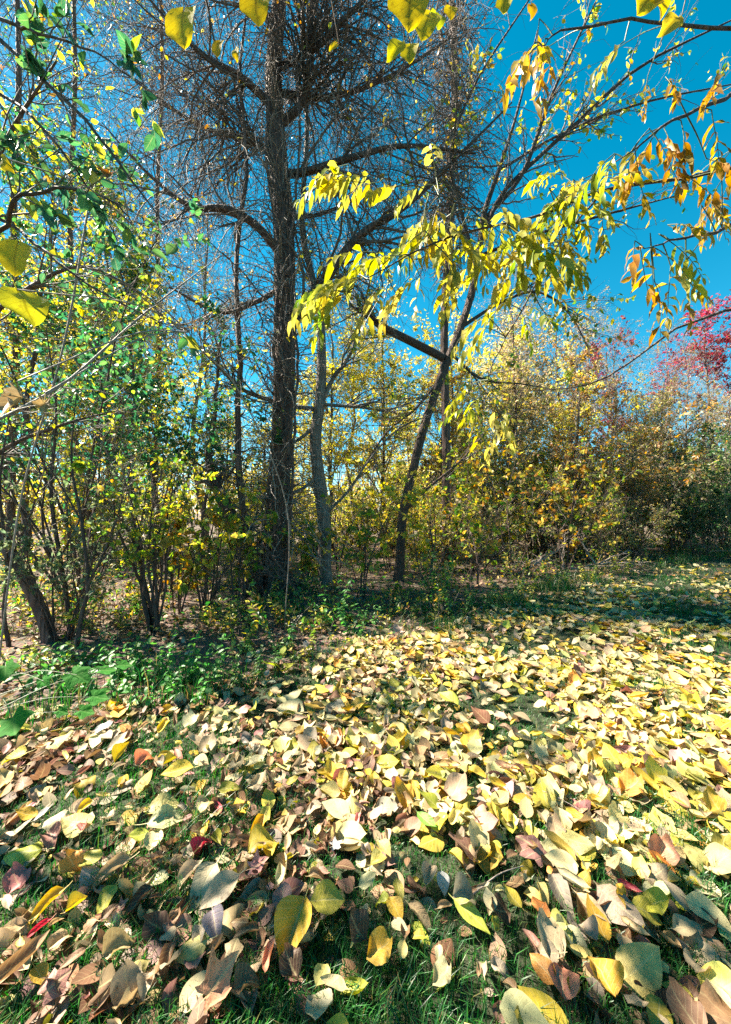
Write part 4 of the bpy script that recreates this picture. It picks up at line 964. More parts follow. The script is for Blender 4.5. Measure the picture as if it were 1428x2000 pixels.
a, b = grow(BPa, BRa, 70, (.35, 1), (.4, 1.1), (.15, .5), 7, .14, -.03, .5, .002, .4, .05, .3); g = Geo(); tubes(g, a, b, 4); part('twigs', g, M['twig'], lt, 'stuff')
p, D, N = place(a, b, 290, (.2, 1), .8, .35, .45); ky = 1000 - (p[:, 2] - CAMH) / p[:, 1] * FPX; q = (ky < 480) | (rand(290) < .45)
p, D, N = p[q], D[q], N[q]; nq = len(p)
leaf_objs('leaf', lt, OV, p, D, N, rand(nq, .055, .10), palette(C_GREEN, nq, (4, 4, 4, 5, 2, 1.5)))
a1, b1 = grow(P[10:], R[10:], 26, (0, 1), (.7, 1.3), (.8, 1.7), 8, .12, .0, .4, .008, .3, .1, .3, bias=(-.35, .35, 0)); a2, b2_ = grow(a1, b1, 220, (.2, 1), (.4, 1.1), (.3, .8), 6, .15, -.03, .5, .003, .4)
k = ~inview(a2.mean(1), -20); g = Geo(); tubes(g, a1[~inview(a1[:, -1], -40)], b1[~inview(a1[:, -1], -40)], 5); tubes(g, a2[k], b2_[k], 3); part('shade_crown_twigs', g, M['twig'], lt, 'stuff')
A = place(a2[k], b2_[k], 1500, (.1, 1), .8, .3, .5); part('crown', foliage(Geo(), *A, rand(1500, .05, .09), palette(C_GREEN + C_YG, 1500), T_SIMPLE), M['foliage'], lt, 'stuff', tint=True)  # unseen crown and its twigs, added to dapple the left lawn with shade
# near leaves at the left edge, one dry and crumpled
for px, py, d, s_, c, ms in [(28, 505, .95, .085, (.58, .46, .06), OVT), (52, 600, .95, .10, (.45, .42, .07), OVT), (10, 320, 1.1, .05, (.55, .42, .06), OVT), (50, 795, .95, .13, (.34, .24, .14), DRY), (85, 800, 1.0, .08, (.36, .25, .13), DRY), (210, 350, 1.9, .10, (.30, .12, .04), DRY), (160, 110, 2.0, .08, (.10, .25, .05), OV)]:
    q = at(px, py, d); dd = nrm(np.array([rand(1, -.7, .7)[0], -.2, -1])); leaf_objs('leaf', lt, ms, (q - dd * s_ * .5)[None], dd[None], np.array([[rand(1, -1, 1)[0], -1, .5]]), np.array([s_]), np.array([c]))
    b2 = q - dd * s_ * .6; i = np.array([np.linalg.norm(bp - b2, axis=1).min() for bp, _ in LBP]).argmin(); bb = LBP[i][0]; nb_ = bb[np.linalg.norm(bb - b2, axis=1).argmin()]
    part('twig', tubes(Geo(), spline([nb_, (nb_ + b2) / 2 + [0, 0, .06], b2], 9), np.linspace(.004, .002, 9), 5), M['twig_pale'], lt)
# long pale bare cane leaning across the left
for lab, pts in [('long pale bare cane slanting up across the green shrub', [A4(-160, 900, 1.9, .010), A4(0, 818, 2.2, .009), A4(130, 745, 2.5, .0085), A4(250, 640, 2.8, .008), A4(310, 590, 3.0, .006), A4(430, 500, 3.2, .003)]),
                 ('pale upright bare cane at the left, crossing the yellow leaves', [A4(40, 980, 3.1, .007), A4(108, 740, 3.0, .007), A4(140, 600, 3.0, .008), A4(160, 480, 3.0, .007), A4(180, 360, 3.0, .004)]),
                 ('thin pale cane arching down toward the great trunk', [A4(560, 990, 4.6, .006), A4(470, 770, 4.4, .008), A4(400, 690, 4.2, .008), A4(350, 640, 4.0, .006), A4(300, 560, 3.8, .003)])]:
    C = np.array(pts); base = C[0].copy()
    lo = np.r_[C[0][0] - (.05 if C[0][0] > -1.8 else .3), C[0][1] + .1, 0, C[0][3] * 1.1]; lo[2] = gz(lo[0], lo[1]) - .05
    S = spline(np.vstack([lo, C]), 34)
    v = thing('bare_cane', lab, 'cane', lo[:3]); part('stem', tubes(Geo(), S[:, :3], S[:, 3], 7), M['twig_pale'], v)
    a, b = grow(S[None, 8:, :3], S[None, 8:, 3], 14, (.1, 1), (.4, 1), (.1, .45), 6, .12, 0, .5, .002, .5); part('side_twigs', tubes(Geo(), a, b, 4), M['twig_pale'], v, 'stuff')
# ------------------------------------------------------------------ weeds along the edge of the wood
def weed(name, label, base, h, nst, pairs, lsz, pal, meshes, cat='plant', spread=.35, group=None, w=None, droop=.25, stem='stem_green', flowers=0):
    t = thing(name, label, cat, base, group)
    for k in range(nst):
        a = k * 2.4 + rand(1)[0]; d = nrm(np.array([math.cos(a) * spread, math.sin(a) * spread, 1.0])); n = 8
        P = np.zeros((n, 3)); P[0] = base + np.array([math.cos(a), math.sin(a), 0]) * .03 * nst ** .5 + [0, 0, -.03]; hh = h * rand(1, .7, 1.1)[0]
        for q in range(1, n):
            d = nrm(d + RNG.normal(size=3) * .07); P[q] = P[q - 1] + d * hh / (n - 1)
        R = np.linspace(.004, .0015, n) * (1 + h); part('stem', tubes(Geo(), P, R, 5), M[stem], t)
        tt = np.repeat(np.linspace(.22, .98, pairs), 2); m = len(tt)
        p, T, _ = sample(P[None], R[None], np.zeros(m, int), np.minimum(tt, .999))
        az = np.repeat(np.arange(pairs) * 1.57 + rand(1)[0] * 6, 2) + np.tile([0, np.pi], pairs) + RNG.normal(size=m) * .25
        D = nrm(np.stack([np.cos(az), np.sin(az), rand(m, -.5, .6) - droop], -1)); N = nrm(np.array([0, 0, 1.]) + RNG.normal(size=(m, 3)) * .25)
        leaf_objs('leaf', t, meshes, p, D, N, lsz * 1.3 * rand(m, .7, 1.2) * (1.1 - .5 * tt), palette(pal, m, w))
        for q in range(flowers):
            e = P[-1] + RNG.normal(size=3) * [.05, .05, .03] + [0, 0, .02]; g = Geo(); m_ = 9
            az = np.arange(m_) / m_ * 6.28; leaves(g, np.repeat(e[None], m_, 0), np.stack([np.cos(az), np.sin(az), 0 * az + .25], -1), np.tile([[0, 0, 1.]], (m_, 1)), np.full(m_, .014), leaf_card(.5, .1), np.tile([[.78, .78, .74]], (m_, 1)))
            fl = part('flower', g, M['foliage'], t, tint=True); part('flower_stalk', tubes(Geo(), np.array([P[-2], (P[-2] + e) / 2, e]), np.full(3, .001), 3), M['stem_green'], fl)
    return t
WG = 'leafy weeds along the edge of the wood'
GRN = [(.06, .24, .06), (.08, .28, .06), (.12, .32, .07), (.05, .18, .05)]
DKG = [(.04, .15, .04), (.055, .18, .045), (.08, .22, .05), (.14, .24, .06)]
for px, py, h, ns, pr, ls, pal, nm, lab in [
    (655, 1215, .62, 5, 8, .085, GRN, 'green_weed', 'bright green leafy weed in front of the grey sapling'),
    (690, 1235, .42, 4, 6, .075, GRN, 'green_weed', 'lower bright green weed just right of the grey sapling'),
    (620, 1225, .35, 3, 5, .09, C_YG[:4], 'yellowing_weed', 'yellowing weed just left of the grey sapling foot'),
    (725, 1215, .34, 4, 6, .06, GRN, 'green_weed', 'small green weed between the two front saplings'),
    (800, 1195, .42, 6, 8, .06, DKG, 'dark_weed', 'dark green weed at the foot of the leaning sapling'),
    (845, 1195, .52, 7, 9, .06, DKG, 'dark_weed', 'dark green weed just right of the leaning sapling foot'),
    (855, 1165, 1.05, 5, 11, .075, GRN, 'tall_green_weed', 'tall green weed standing up right of the leaning sapling'),
    (895, 1200, .46, 7, 9, .055, DKG, 'dark_weed', 'dark green weed clump left of the rough grass'),
    (940, 1190, .42, 7, 8, .055, DKG, 'dark_weed', 'dark green weed clump in the rough grass right of centre'),
    (985, 1175, .5, 6, 8, .06, DKG + C_YG[:2], 'dark_weed', 'mixed green weed below the stick pile'),
    (1030, 1160, .45, 6, 8, .06, C_YG[:4], 'yellowing_weed', 'yellowing weed right of the stick pile on the edge of the lawn'),
    (1090, 1145, .42, 6, 8, .06, DKG, 'dark_weed', 'dark weed on the left of the sunlit bank'),
    (1150, 1132, .42, 6, 8, .06, C_YG[:4], 'yellowing_weed', 'pale yellow-green weed on the sunlit bank'),
    (1215, 1120, .5, 6, 8, .07, C_YG[:4], 'yellowing_weed', 'yellow-green weed on the right of the sunlit bank'),
    (250, 1330, .40, 5, 7, .075, GRN, 'nettle', 'green nettle-like weed left of the red-stemmed shrub foot'),
    (300, 1320, .34, 5, 7, .07, GRN, 'nettle', 'green nettle-like weed below the red-stemmed shrub'),
    (350, 1335, .44, 5, 8, .07, GRN, 'nettle', 'tallest nettle-like weed right of the red-stemmed shrub foot'),
    (400, 1325, .38, 5, 7, .07, GRN, 'nettle', 'green weed in front of the yellow-green shrub'),
    (440, 1340, .36, 5, 8, .045, DKG, 'dark_weed', 'fine-leaved dark weed at the bottom edge of the weeds'),
    (485, 1320, .30, 5, 8, .045, DKG, 'dark_weed', 'low dark weed in the shade left of the yellow upright leaf'),
    (530, 1290, .34, 5, 7, .05, DKG, 'dark_weed', 'low dark weed just below the white flowers'),
    (470, 1265, .40, 4, 6, .07, C_YG[:4], 'yellowing_weed', 'yellow-green weed below the leaning vine stem'),
    (430, 1225, .46, 4, 6, .08, C_YG[:4], 'yellowing_weed', 'yellow-green lobed weed left of the great trunk foot'),
    (490, 1210, .40, 4, 6, .07, GRN + C_YG[:2], 'green_weed', 'green weed right before the great trunk foot'),
    (180, 1300, .36, 5, 6, .07, GRN, 'nettle', 'green weed below the forked thin stem'),
    (115, 1300, .34, 5, 6, .06, C_YG[:4], 'yellowing_weed', 'yellow-green weed at the foot of the dark leaning trunk'),
    (40, 1300, .34, 5, 6, .06, C_YG[:4], 'yellowing_weed', 'yellow-green weed at the left edge behind the lobed leaves'),
    (150, 1350, .34, 5, 7, .07, GRN, 'nettle', 'green weed right beside the lobed seedling'),
    (215, 1362, .32, 5, 7, .065, GRN, 'nettle', 'green weed at the front of the weed bed, left end'),
    (300, 1372, .28, 5, 7, .06, GRN, 'nettle', 'green weed at the front of the weed bed, in the middle'),
    (375, 1372, .28, 5, 7, .06, GRN, 'nettle', 'green weed at the front of the weed bed, right end'),
    (75, 1340, .36, 5, 7, .07, GRN, 'nettle', 'green weed behind the lobed seedling'),
    (520, 1180, .5, 5, 7, .08, C_YG[:4], 'yellowing_weed', 'yellow-green weed hiding the left foot of the great trunk'),
    (570, 1195, .42, 5, 7, .08, GRN, 'green_weed', 'green weed hiding the right foot of the great trunk'),
    (585, 1275, .26, 4, 5, .06, C_YG[:4], 'yellowing_weed', 'low yellowing weed in front of the great tree roots'),
    (760, 1190, .30, 5, 6, .05, GRN, 'green_weed', 'small green weed just left of the leaning sapling foot')]:
    weed(nm, lab, gp(px, py), h, ns, pr, ls, pal, OV if pal is not C_YG else OVY, group=WG)
weed('aster', 'small aster with white flowers in front of the great trunk', gp(548, 1262), .32, 6, 5, .05, GRN, OV, 'flower', .3, flowers=5)
weed('aster', 'small aster with white flowers beside the grey sapling foot', gp(612, 1160), .36, 4, 5, .05, GRN, OV, 'flower', .3, flowers=5)
weed('upright_leaf_plant', 'single plant with upright yellow-green leaves beside the asters', gp(545, 1305), .26, 1, 2, .16, [(.30, .34, .06), (.22, .30, .05)], OVY, droop=-.9, spread=.1)
# lobed seedling at the left edge, close to the camera
sp_ = np.array([-1.78, 1.72, gz(-1.78, 1.72)])
sd2 = thing('lobed_seedling', 'seedling with large lobed green leaves at the left edge', 'plant', sp_)
P = spline([sp_ - [0, 0, .05], sp_ + [.05, 0, .35], sp_ + [.12, .02, .75]], 12); part('stem', tubes(Geo(), P, np.linspace(.008, .004, 12), 6), M['stem_green'], sd2)
for px, py, d, s_ in [(12, 1310, 1.6, .17), (85, 1330, 1.65, .10), (150, 1318, 1.7, .20), (28, 1412, 1.5, .22), (190, 1362, 1.8, .16), (165, 1390, 1.8, .14), (205, 1310, 2.0, .16), (240, 1300, 2.0, .14), (120, 1390, 1.75, .10)]:
    q = at(px, py, d); j = P[np.clip(int((q[2] + .05) / .75 * 11), 3, 11)]; dd = nrm((q - j) * [1, 1, .3] + [0, 0, -.15])
    leaf_objs('leaf', sd2, MPL, (q - dd * s_ * .3)[None], dd[None], nrm(np.array([[-.3, -.5, 1]])), np.array([s_ * .68]), palette([(.05, .22, .035)], 1, None, .1))
    part('leaf_stalk', tubes(Geo(), spline([j, (j + q) / 2 + [0, 0, .03], q], 8), np.linspace(.002, .0012, 8), 4), M['stem_green'], sd2)

# ------------------------------------------------------------------ fallen sticks
SG = 'grey dead sticks in the pile at the edge of the thicket'
ST = ['topmost long stick slanting up right across the pile', 'long low stick lying along the front of the pile', 'short stick jutting left from the pile', 'crooked stick lying at the right end of the pile',
      'thin stick standing nearly upright in the pile', 'stick lying behind the topmost one', 'stick crossing the middle of the pile', 'thick stick under the pile at left', 'bent stick sticking out toward the lawn', 'thin stick lying flat right of the pile',
      'forked stick at the back of the pile', 'pale stick leaning on the bronze shrub']
for k, lab in enumerate(ST):
    px = 1010 + 190 * ((k * .618) % 1); d = 8.6 + 1.0 * ((k * .37) % 1); b = ground_at(px, d); b[2] += .03 + .05 * (k % 4)
    a = [.5, .05, 2.6, -.3, 1.2, .6, .2, 2.9, -1.2, .1, .9, 1.9][k]; el = [.42, .03, .25, .1, 1.1, .35, .3, .08, .15, .02, .4, .8][k]; ln = [1.9, 1.6, .8, .9, 1.0, 1.5, 1.2, 1.0, .9, .9, 1.1, 1.3][k]
    d_ = np.array([math.cos(a) * math.cos(el), math.sin(a) * math.cos(el) * .5, math.sin(el)]); n = 10
    P = b + d_[None] * np.linspace(0, ln, n)[:, None] + RNG.normal(size=(n, 3)) * .025
    s_ = thing('fallen_stick', 'grey dead stick: ' + lab, 'stick', b, SG); part('stick', tubes(Geo(), P, np.linspace(.022, .006, n) * (1.4 if k == 7 else 1), 6, ridge=.05), M['twig_pale'], s_)
    a_, b_ = grow(P[None], np.linspace(.02, .006, n)[None], 14, (.2, 1), (.4, 1.1), (.15, .6), 6, .15, 0, .5, .004, .4); part('side_twigs', tubes(Geo(), a_, b_, 4), M['twig_pale'], s_, 'stuff')
for lab, (x0, y0), (x1, y1) in [('long dry grass stalk lying across the leaves right of the bottom centre', (924, 1782), (1022, 1728)), ('thin dry stalk lying among the yellow leaves right of centre', (1010, 1545), (1140, 1612)),
                                ('thin dry stalk slanting along the bottom left of the clearing', (395, 1640), (455, 1600))]:
    A_, B_ = gp(x0, y0), gp(x1, y1); A_[2] += .05; B_[2] += .07; v = tag(part('dry_stalk', tubes(Geo(), spline([A_, (A_ + B_) / 2 + [0, 0, .02], B_], 10), np.linspace(.003, .0015, 10), 5), M['twig_pale'], None), lab, 'stalk')

# ------------------------------------------------------------------ fallen leaves
def fl(key, *tp): return [tpl_mesh(key, q, M['fallen']) for q in tp]
FM = {
    'O': fl('fallen_ovate', leaf_grid(6, 8, .66, .72, 1, cup=.35, bend=.5, wave=.05, crump=.012, seed=21, petiole=.3), leaf_grid(6, 8, .60, .75, 1, fold=.3, bend=-.7, wave=.05, crump=.015, seed=22, petiole=.25), leaf_grid(6, 8, .7, .68, 1, cup=-.4, bend=.6, wave=.06, crump=.02, seed=23, petiole=.3), leaf_grid(6, 8, .56, .7, 1, fold=.5, bend=.3, twist=.5, wave=.04, seed=24, petiole=.2)),
    'R': fl('fallen_round', leaf_grid(6, 8, .84, .66, 1, cup=.3, bend=.4, wave=.05, crump=.015, seed=31, heart=.18, petiole=.35), leaf_grid(6, 8, .88, .64, 1, cup=-.25, bend=-.4, wave=.05, crump=.02, seed=32, heart=.2, petiole=.3)),
    'L': fl('fallen_lance', leaf_grid(6, 8, .38, .8, 1, fold=.3, bend=.4, wave=.03, seed=41, petiole=.15), leaf_grid(6, 8, .42, .75, 1, cup=.6, bend=-.5, twist=.6, wave=.04, seed=42, petiole=.15)),
    'C': fl('fallen_curled', leaf_grid(8, 8, .62, .72, 1, roll=6.5, bend=.6, crump=.02, seed=51, petiole=.2), leaf_grid(8, 8, .55, .75, 1, roll=8, bend=-.8, twist=.7, crump=.025, seed=52, petiole=.2), leaf_grid(8, 8, .7, .7, 1, roll=5, bend=1.2, crump=.03, seed=53, petiole=.15)),
    'K': fl('fallen_crumpled', leaf_grid(8, 8, .8, .7, 1, cup=.8, bend=1.0, wave=.12, crump=.055, seed=61), leaf_grid(8, 8, .85, .66, 1, fold=.6, bend=-1.4, wave=.14, crump=.06, seed=62), leaf_grid(8, 8, .7, .7, 1, roll=3.5, bend=1.5, wave=.1, crump=.06, seed=63)),
    'M': fl('fallen_lobed', leaf_maple(71, .5, .08, .3, .2, .22), leaf_maple(72, .9, .12, .3, .5, .28), leaf_maple(73, -.3, .1, .3, .3, .18)),
    'T': fl('fallen_folded', leaf_grid(6, 8, .7, .7, 1, fold=1.1, bend=.4, wave=.04, crump=.015, seed=81, petiole=.25), leaf_grid(6, 8, .66, .72, 1, fold=1.6, bend=-.5, wave=.05, crump=.02, seed=82, petiole=.2))}
CL = {'yellow': (.50, .38, .05), 'pale yellow': (.50, .43, .16), 'cream': (.52, .46, .26), 'gold': (.50, .31, .04), 'orange': (.55, .25, .06), 'olive yellow': (.38, .33, .05), 'yellow-green': (.38, .42, .06), 'green': (.15, .34, .05),
      'tan': (.40, .29, .17), 'beige': (.42, .34, .22), 'grey-tan': (.33, .26, .20), 'brown': (.22, .13, .075), 'dark brown': (.11, .06, .04), 'pink': (.58, .26, .26), 'crimson': (.42, .05, .08), 'salmon': (.60, .24, .16), 'rose-brown': (.32, .16, .14), 'silver grey': (.46, .45, .46), 'grey-violet': (.26, .22, .27), 'orange-pink': (.62, .32, .20)}
# px, py, length px, heading (deg, 0 right / 90 away), tilt to camera, shape, colour, label, short name
H = [
 (345, 1530, 70, 200, .5, 'O', 'yellow', 'bright yellow oval leaf with raised edge among brown ones at left', 'bright yellow oval leaf'),
 (50, 1604, 50, 190, .3, 'O', 'gold', 'golden oval leaf near the left edge beside a silvery scrap', 'golden left-edge leaf'),
 (87, 1602, 40, 40, .3, 'L', 'silver grey', 'silvery grey scrap of leaf right of the golden left-edge leaf', 'silvery scrap'),
 (145, 1625, 62, 170, .4, 'R', 'pale yellow', 'pale yellow round speckled leaf lying flat at the left', 'round speckled leaf'),
 (322, 1600, 76, 20, .4, 'O', 'pale yellow', 'upper of two stacked pale yellow leaves left of centre', 'upper stacked pale leaf'),
 (325, 1628, 80, 15, .4, 'O', 'cream', 'lower of two stacked cream leaves left of centre', 'lower stacked cream leaf'),
 (43, 1675, 80, 190, .3, 'O', 'yellow-green', 'large yellow-green leaf at the left edge', 'left-edge yellow-green leaf'),
 (268, 1662, 48, 210, .4, 'O', 'yellow-green', 'olive green leaf tucked under a round cream one', 'tucked olive green leaf'),
 (303, 1660, 46, 100, .4, 'R', 'cream', 'small round cream leaf below the stacked pair', 'small round cream leaf'),
 (140, 1712, 52, 150, .5, 'K', 'orange', 'crumpled orange leaf left of an olive oval leaf', 'crumpled orange leaf'),
 (180, 1707, 62, 0, .3, 'O', 'olive yellow', 'smooth olive yellow oval leaf beside the crumpled orange leaf', 'smooth olive oval leaf'),
 (210, 1735, 92, 215, .5, 'C', 'tan', 'long tan curled leaf at the left', 'long tan curled leaf'),
 (85, 1795, 80, 235, .4, 'C', 'gold', 'golden brown curled leaf at the left edge', 'golden brown curled leaf'),
 (206, 1790, 60, 260, .4, 'O', 'olive yellow', 'dark speckled olive leaf below the long tan curled leaf', 'speckled olive leaf'),
 (152, 1797, 45, 30, .4, 'T', 'yellow', 'small folded yellow leaf at the left', 'small folded yellow leaf'),
 (395, 1775, 90, 245, .6, 'O', 'beige', 'left half of the big pair of pale veined leaves', 'left big veined leaf'),
 (428, 1790, 96, 225, .6, 'O', 'beige', 'right half of the big pair of pale veined leaves', 'right big veined leaf'),
 (355, 1750, 74, 220, .4, 'C', 'grey-tan', 'grey-tan curled leaf left of the big pale pair', 'grey curled leaf'),
 (505, 1735, 56, 20, .6, 'M', 'pink', 'dusty pink lobed leaf lying in the grass', 'dusty pink leaf'),
 (397, 1683, 46, 60, .6, 'K', 'crimson', 'crumpled crimson pink leaf left of centre', 'crumpled crimson leaf'),
 (370, 1900, 76, 200, .5, 'O', 'pale yellow', 'clean pale yellow oval leaf alone in dark grass', 'clean pale yellow leaf'),
 (420, 1858, 66, 300, .5, 'T', 'grey-violet', 'folded grey-violet leaf below the big pale pair', 'folded violet leaf'),
 (572, 1885, 120, 250, .8, 'T', 'gold', 'largest crumpled pale gold leaf at the bottom centre', 'largest gold leaf'),
 (590, 1840, 62, 60, .7, 'K', 'tan', 'tan leaf curling over the top of the largest gold leaf', 'tan curl on the gold leaf'),
 (648, 1808, 72, 10, .6, 'R', 'olive yellow', 'broad olive yellow leaf above right of the largest gold leaf', 'broad olive yellow leaf'),
 (552, 1790, 52, 100, .6, 'R', 'rose-brown', 'rose-brown round leaf above the largest gold leaf', 'rose-brown round leaf'),
 (430, 1978, 112, 50, .5, 'M', 'orange-pink', 'big orange-pink leaf cut by the bottom edge', 'big orange-pink leaf'),
 (235, 1885, 66, 40, .6, 'K', 'tan', 'crumpled tan leaf in sunlit grass at bottom left', 'crumpled tan leaf'),
 (112, 1962, 74, 60, .6, 'M', 'rose-brown', 'pale rosy lobed leaf in the sunlit bottom left corner', 'rosy corner leaf'),
 (75, 1845, 50, 240, .5, 'C', 'crimson', 'narrow crimson curled leaf near the left edge', 'narrow crimson leaf'),
 (529, 1697, 36, 80, .6, 'K', 'yellow', 'small spotted yellow cup-shaped leaf left of centre', 'spotted cup leaf'),
 (502, 1655, 60, 255, .6, 'C', 'gold', 'golden rolled leaf standing up left of centre', 'golden rolled leaf'),
 (708, 1682, 50, 330, .4, 'O', 'green', 'fresh green leaf at the centre', 'fresh green leaf'),
 (690, 1612, 60, 280, .6, 'O', 'pale yellow', 'pale yellow-green leaf hanging over the grass at the centre', 'pale centre leaf'),
 (657, 1687, 34, 30, .5, 'M', 'silver grey', 'small silver-blue leaf left of the fresh green one', 'small silver leaf'),
 (572, 1551, 30, 20, .3, 'O', 'yellow', 'small clean yellow leaf alone above centre', 'small clean yellow leaf'),
 (450, 1567, 50, 10, .4, 'O', 'olive yellow', 'olive yellow leaf left of the crumpled tan cluster', 'olive leaf left of centre'),
 (510, 1567, 56, 340, .5, 'K', 'beige', 'crumpled beige leaf above centre left', 'crumpled beige leaf'),
 (500, 1512, 54, 5, .3, 'L', 'cream', 'slim cream leaf lying flat above the crumpled beige leaf', 'slim cream leaf'),
 (645, 1530, 50, 110, .6, 'O', 'yellow', 'left of two yellow leaves standing side by side above centre', 'left upright yellow leaf'),
 (672, 1547, 46, 80, .6, 'O', 'yellow', 'lower of two yellow leaves standing side by side above centre', 'lower upright yellow leaf'),
 (265, 1800, 74, 235, .4, 'C', 'dark brown', 'dark brown twisted leaf left of the big pale pair', 'dark twisted leaf'),
 (322, 1925, 66, 265, .4, 'C', 'brown', 'narrow brown rolled leaf left of the clean pale yellow leaf', 'narrow brown roll'),
 (45, 1915, 116, 40, .3, 'C', 'brown', 'long brown twisted leaf in the bottom left corner', 'long brown twisted leaf'),
 (126, 1850, 70, 75, .5, 'K', 'tan', 'crumpled pale brown sheet at the lower left', 'pale brown sheet'),
 (884, 1580, 66, 165, .4, 'O', 'olive yellow', 'large olive yellow leaf right of the centre line', 'large olive yellow leaf'),
 (786, 1545, 58, 30, .6, 'K', 'pink', 'crumpled pink leaf right of centre', 'crumpled pink leaf'),
 (846, 1552, 44, 70, .5, 'O', 'beige', 'beige leaf between the crumpled pink leaf and the olive one', 'beige leaf by the pink one'),
 (731, 1542, 44, 95, .6, 'O', 'yellow', 'upright yellow leaf left of the crumpled pink leaf', 'yellow leaf by the pink one'),
 (834, 1637, 60, 310, .5, 'L', 'green', 'slim bright green leaf right of the centre line', 'slim green leaf'),
 (941, 1675, 54, 290, .6, 'R', 'pale yellow', 'pointed pale gold heart-shaped leaf right of centre', 'gold heart-shaped leaf'),
 (1034, 1690, 86, 130, .6, 'M', 'rose-brown', 'large dull rose-brown lobed leaf right of centre', 'rose-brown lobed leaf'),
 (1084, 1692, 58, 330, .5, 'O', 'cream', 'smooth pale cream oval leaf right of the rose-brown one', 'smooth cream oval leaf'),
 (1129, 1675, 66, 330, .5, 'R', 'pale yellow', 'bright pale yellow leaf catching the sun right of the cream oval', 'sunlit pale leaf'),
 (1164, 1670, 40, 60, .6, 'T', 'cream', 'small folded cream leaf right of the sunlit pale leaf', 'small folded cream leaf'),
 (1101, 1631, 50, 270, .6, 'R', 'cream', 'pale green-cream pointed leaf right of centre', 'pale pointed leaf'),
 (1126, 1622, 48, 310, .5, 'O', 'yellow', 'yellow leaf tucked behind the pale pointed leaf', 'tucked yellow leaf'),
 (991, 1617, 32, 250, .6, 'R', 'yellow', 'small round yellow leaf standing up right of centre', 'small round yellow leaf'),
 (921, 1837, 92, 315, .5, 'L', 'yellow-green', 'large slender olive yellow leaf in open grass', 'slender olive leaf'),
 (914, 1797, 74, 5, .4, 'K', 'grey-tan', 'grey crumpled leaf above the slender olive leaf', 'grey crumpled leaf'),
 (779, 1790, 52, 280, .6, 'L', 'olive yellow', 'brownish gold upright leaf below centre', 'brownish gold leaf'),
 (824, 1840, 70, 325, .4, 'C', 'tan', 'tan rolled leaf left of the slender olive leaf', 'tan rolled leaf'),
 (836, 1757, 52, 250, .5, 'T', 'beige', 'beige folded leaf beside a silver-blue one', 'beige folded leaf'),
 (866, 1765, 44, 270, .5, 'O', 'silver grey', 'silver-blue leaf beside the beige folded one', 'silver-blue leaf'),
 (1219, 1820, 84, 300, .6, 'R', 'grey-tan', 'broad grey-brown veined leaf at lower right', 'broad grey veined leaf'),
 (1389, 1825, 92, 310, .5, 'O', 'cream', 'large pale cream leaf at the right edge', 'large cream edge leaf'),
 (1334, 1795, 88, 305, .5, 'L', 'grey-tan', 'long grey-tan leaf left of the large cream edge leaf', 'long grey-tan leaf'),
 (1204, 1793, 56, 160, .6, 'K', 'gold', 'ragged golden leaf behind the broad grey veined leaf', 'ragged golden leaf'),
 (1259, 1932, 96, 20, .6, 'R', 'pale yellow', 'pale yellow two-lobed leaf in the bottom right corner', 'pale two-lobed leaf'),
 (1099, 1965, 78, 70, .7, 'K', 'salmon', 'crumpled salmon leaf at the bottom edge', 'crumpled salmon leaf'),
 (1058, 1945, 66, 120, .7, 'O', 'orange', 'orange gold leaf left of the crumpled salmon leaf', 'orange gold leaf'),
 (1174, 1952, 84, 100, .8, 'K', 'gold', 'crumpled golden leaf right of the crumpled salmon leaf', 'crumpled golden leaf'),
 (1229, 1772, 52, 305, .5, 'C', 'crimson', 'narrow crimson leaf lying in the grass at lower right', 'narrow right crimson leaf'),
 (1289, 1692, 66, 60, .7, 'K', 'salmon', 'crumpled salmon red leaf near the right edge', 'salmon red leaf'),
 (1384, 1710, 96, 335, .5, 'O', 'pale yellow', 'large veined pale yellow leaf at the right edge', 'large veined yellow leaf'),
 (1286, 1737, 56, 20, .6, 'R', 'grey-tan', 'round olive-grey leaf below the salmon red leaf', 'round olive-grey leaf'),
 (1174, 1595, 60, 340, .4, 'O', 'gold', 'golden orange leaf right of centre beside sunlit pale ones', 'golden orange leaf'),
 (1236, 1567, 62, 10, .5, 'K', 'orange', 'orange leaf in the heap of pale leaves at right', 'orange heap leaf'),
 (1262, 1548, 66, 170, .5, 'O', 'cream', 'cream leaf on top of the heap of leaves at right', 'cream heap leaf'),
 (1346, 1607, 74, 320, .5, 'O', 'olive yellow', 'olive brown speckled leaf right of the heap', 'olive brown leaf'),
 (1374, 1555, 70, 325, .4, 'L', 'pale yellow', 'slim pale yellow leaf near the right edge', 'slim pale edge leaf'),
 (1066, 1915, 60, 180, .6, 'O', 'grey-tan', 'grey-brown leaf above the crumpled salmon leaf', 'grey leaf above the salmon one'),
 (1040, 1885, 58, 110, .6, 'C', 'rose-brown', 'rosy curled leaf at the bottom, left of the grey-brown one', 'rosy curled leaf'),
 (1269, 1820, 74, 340, .5, 'O', 'olive yellow', 'olive leaf between the grey veined leaf and the long grey-tan leaf', 'olive leaf at lower right'),
 (1339, 1845, 70, 10, .4, 'O', 'beige', 'beige oval leaf below the long grey-tan leaf', 'beige oval leaf'),
 (1240, 1860, 60, 300, .6, 'C', 'tan', 'tan leaf curling down under the broad grey veined leaf', 'tan under-curl leaf'),
 (745, 1915, 70, 20, .6, 'K', 'gold', 'golden crumpled leaf at the bottom centre right', 'golden bottom leaf'),
 (690, 1870, 70, 150, .4, 'K', 'dark brown', 'dark red-brown crumpled leaf right of the largest gold leaf', 'dark red-brown leaf'),
 (525, 1935, 70, 260, .6, 'C', 'salmon', 'salmon brown curled leaf left of the largest gold leaf', 'salmon brown curl'),
 (1120, 1765, 74, 305, .5, 'C', 'beige', 'long beige curled leaf right of the bottom centre', 'long beige curl'),
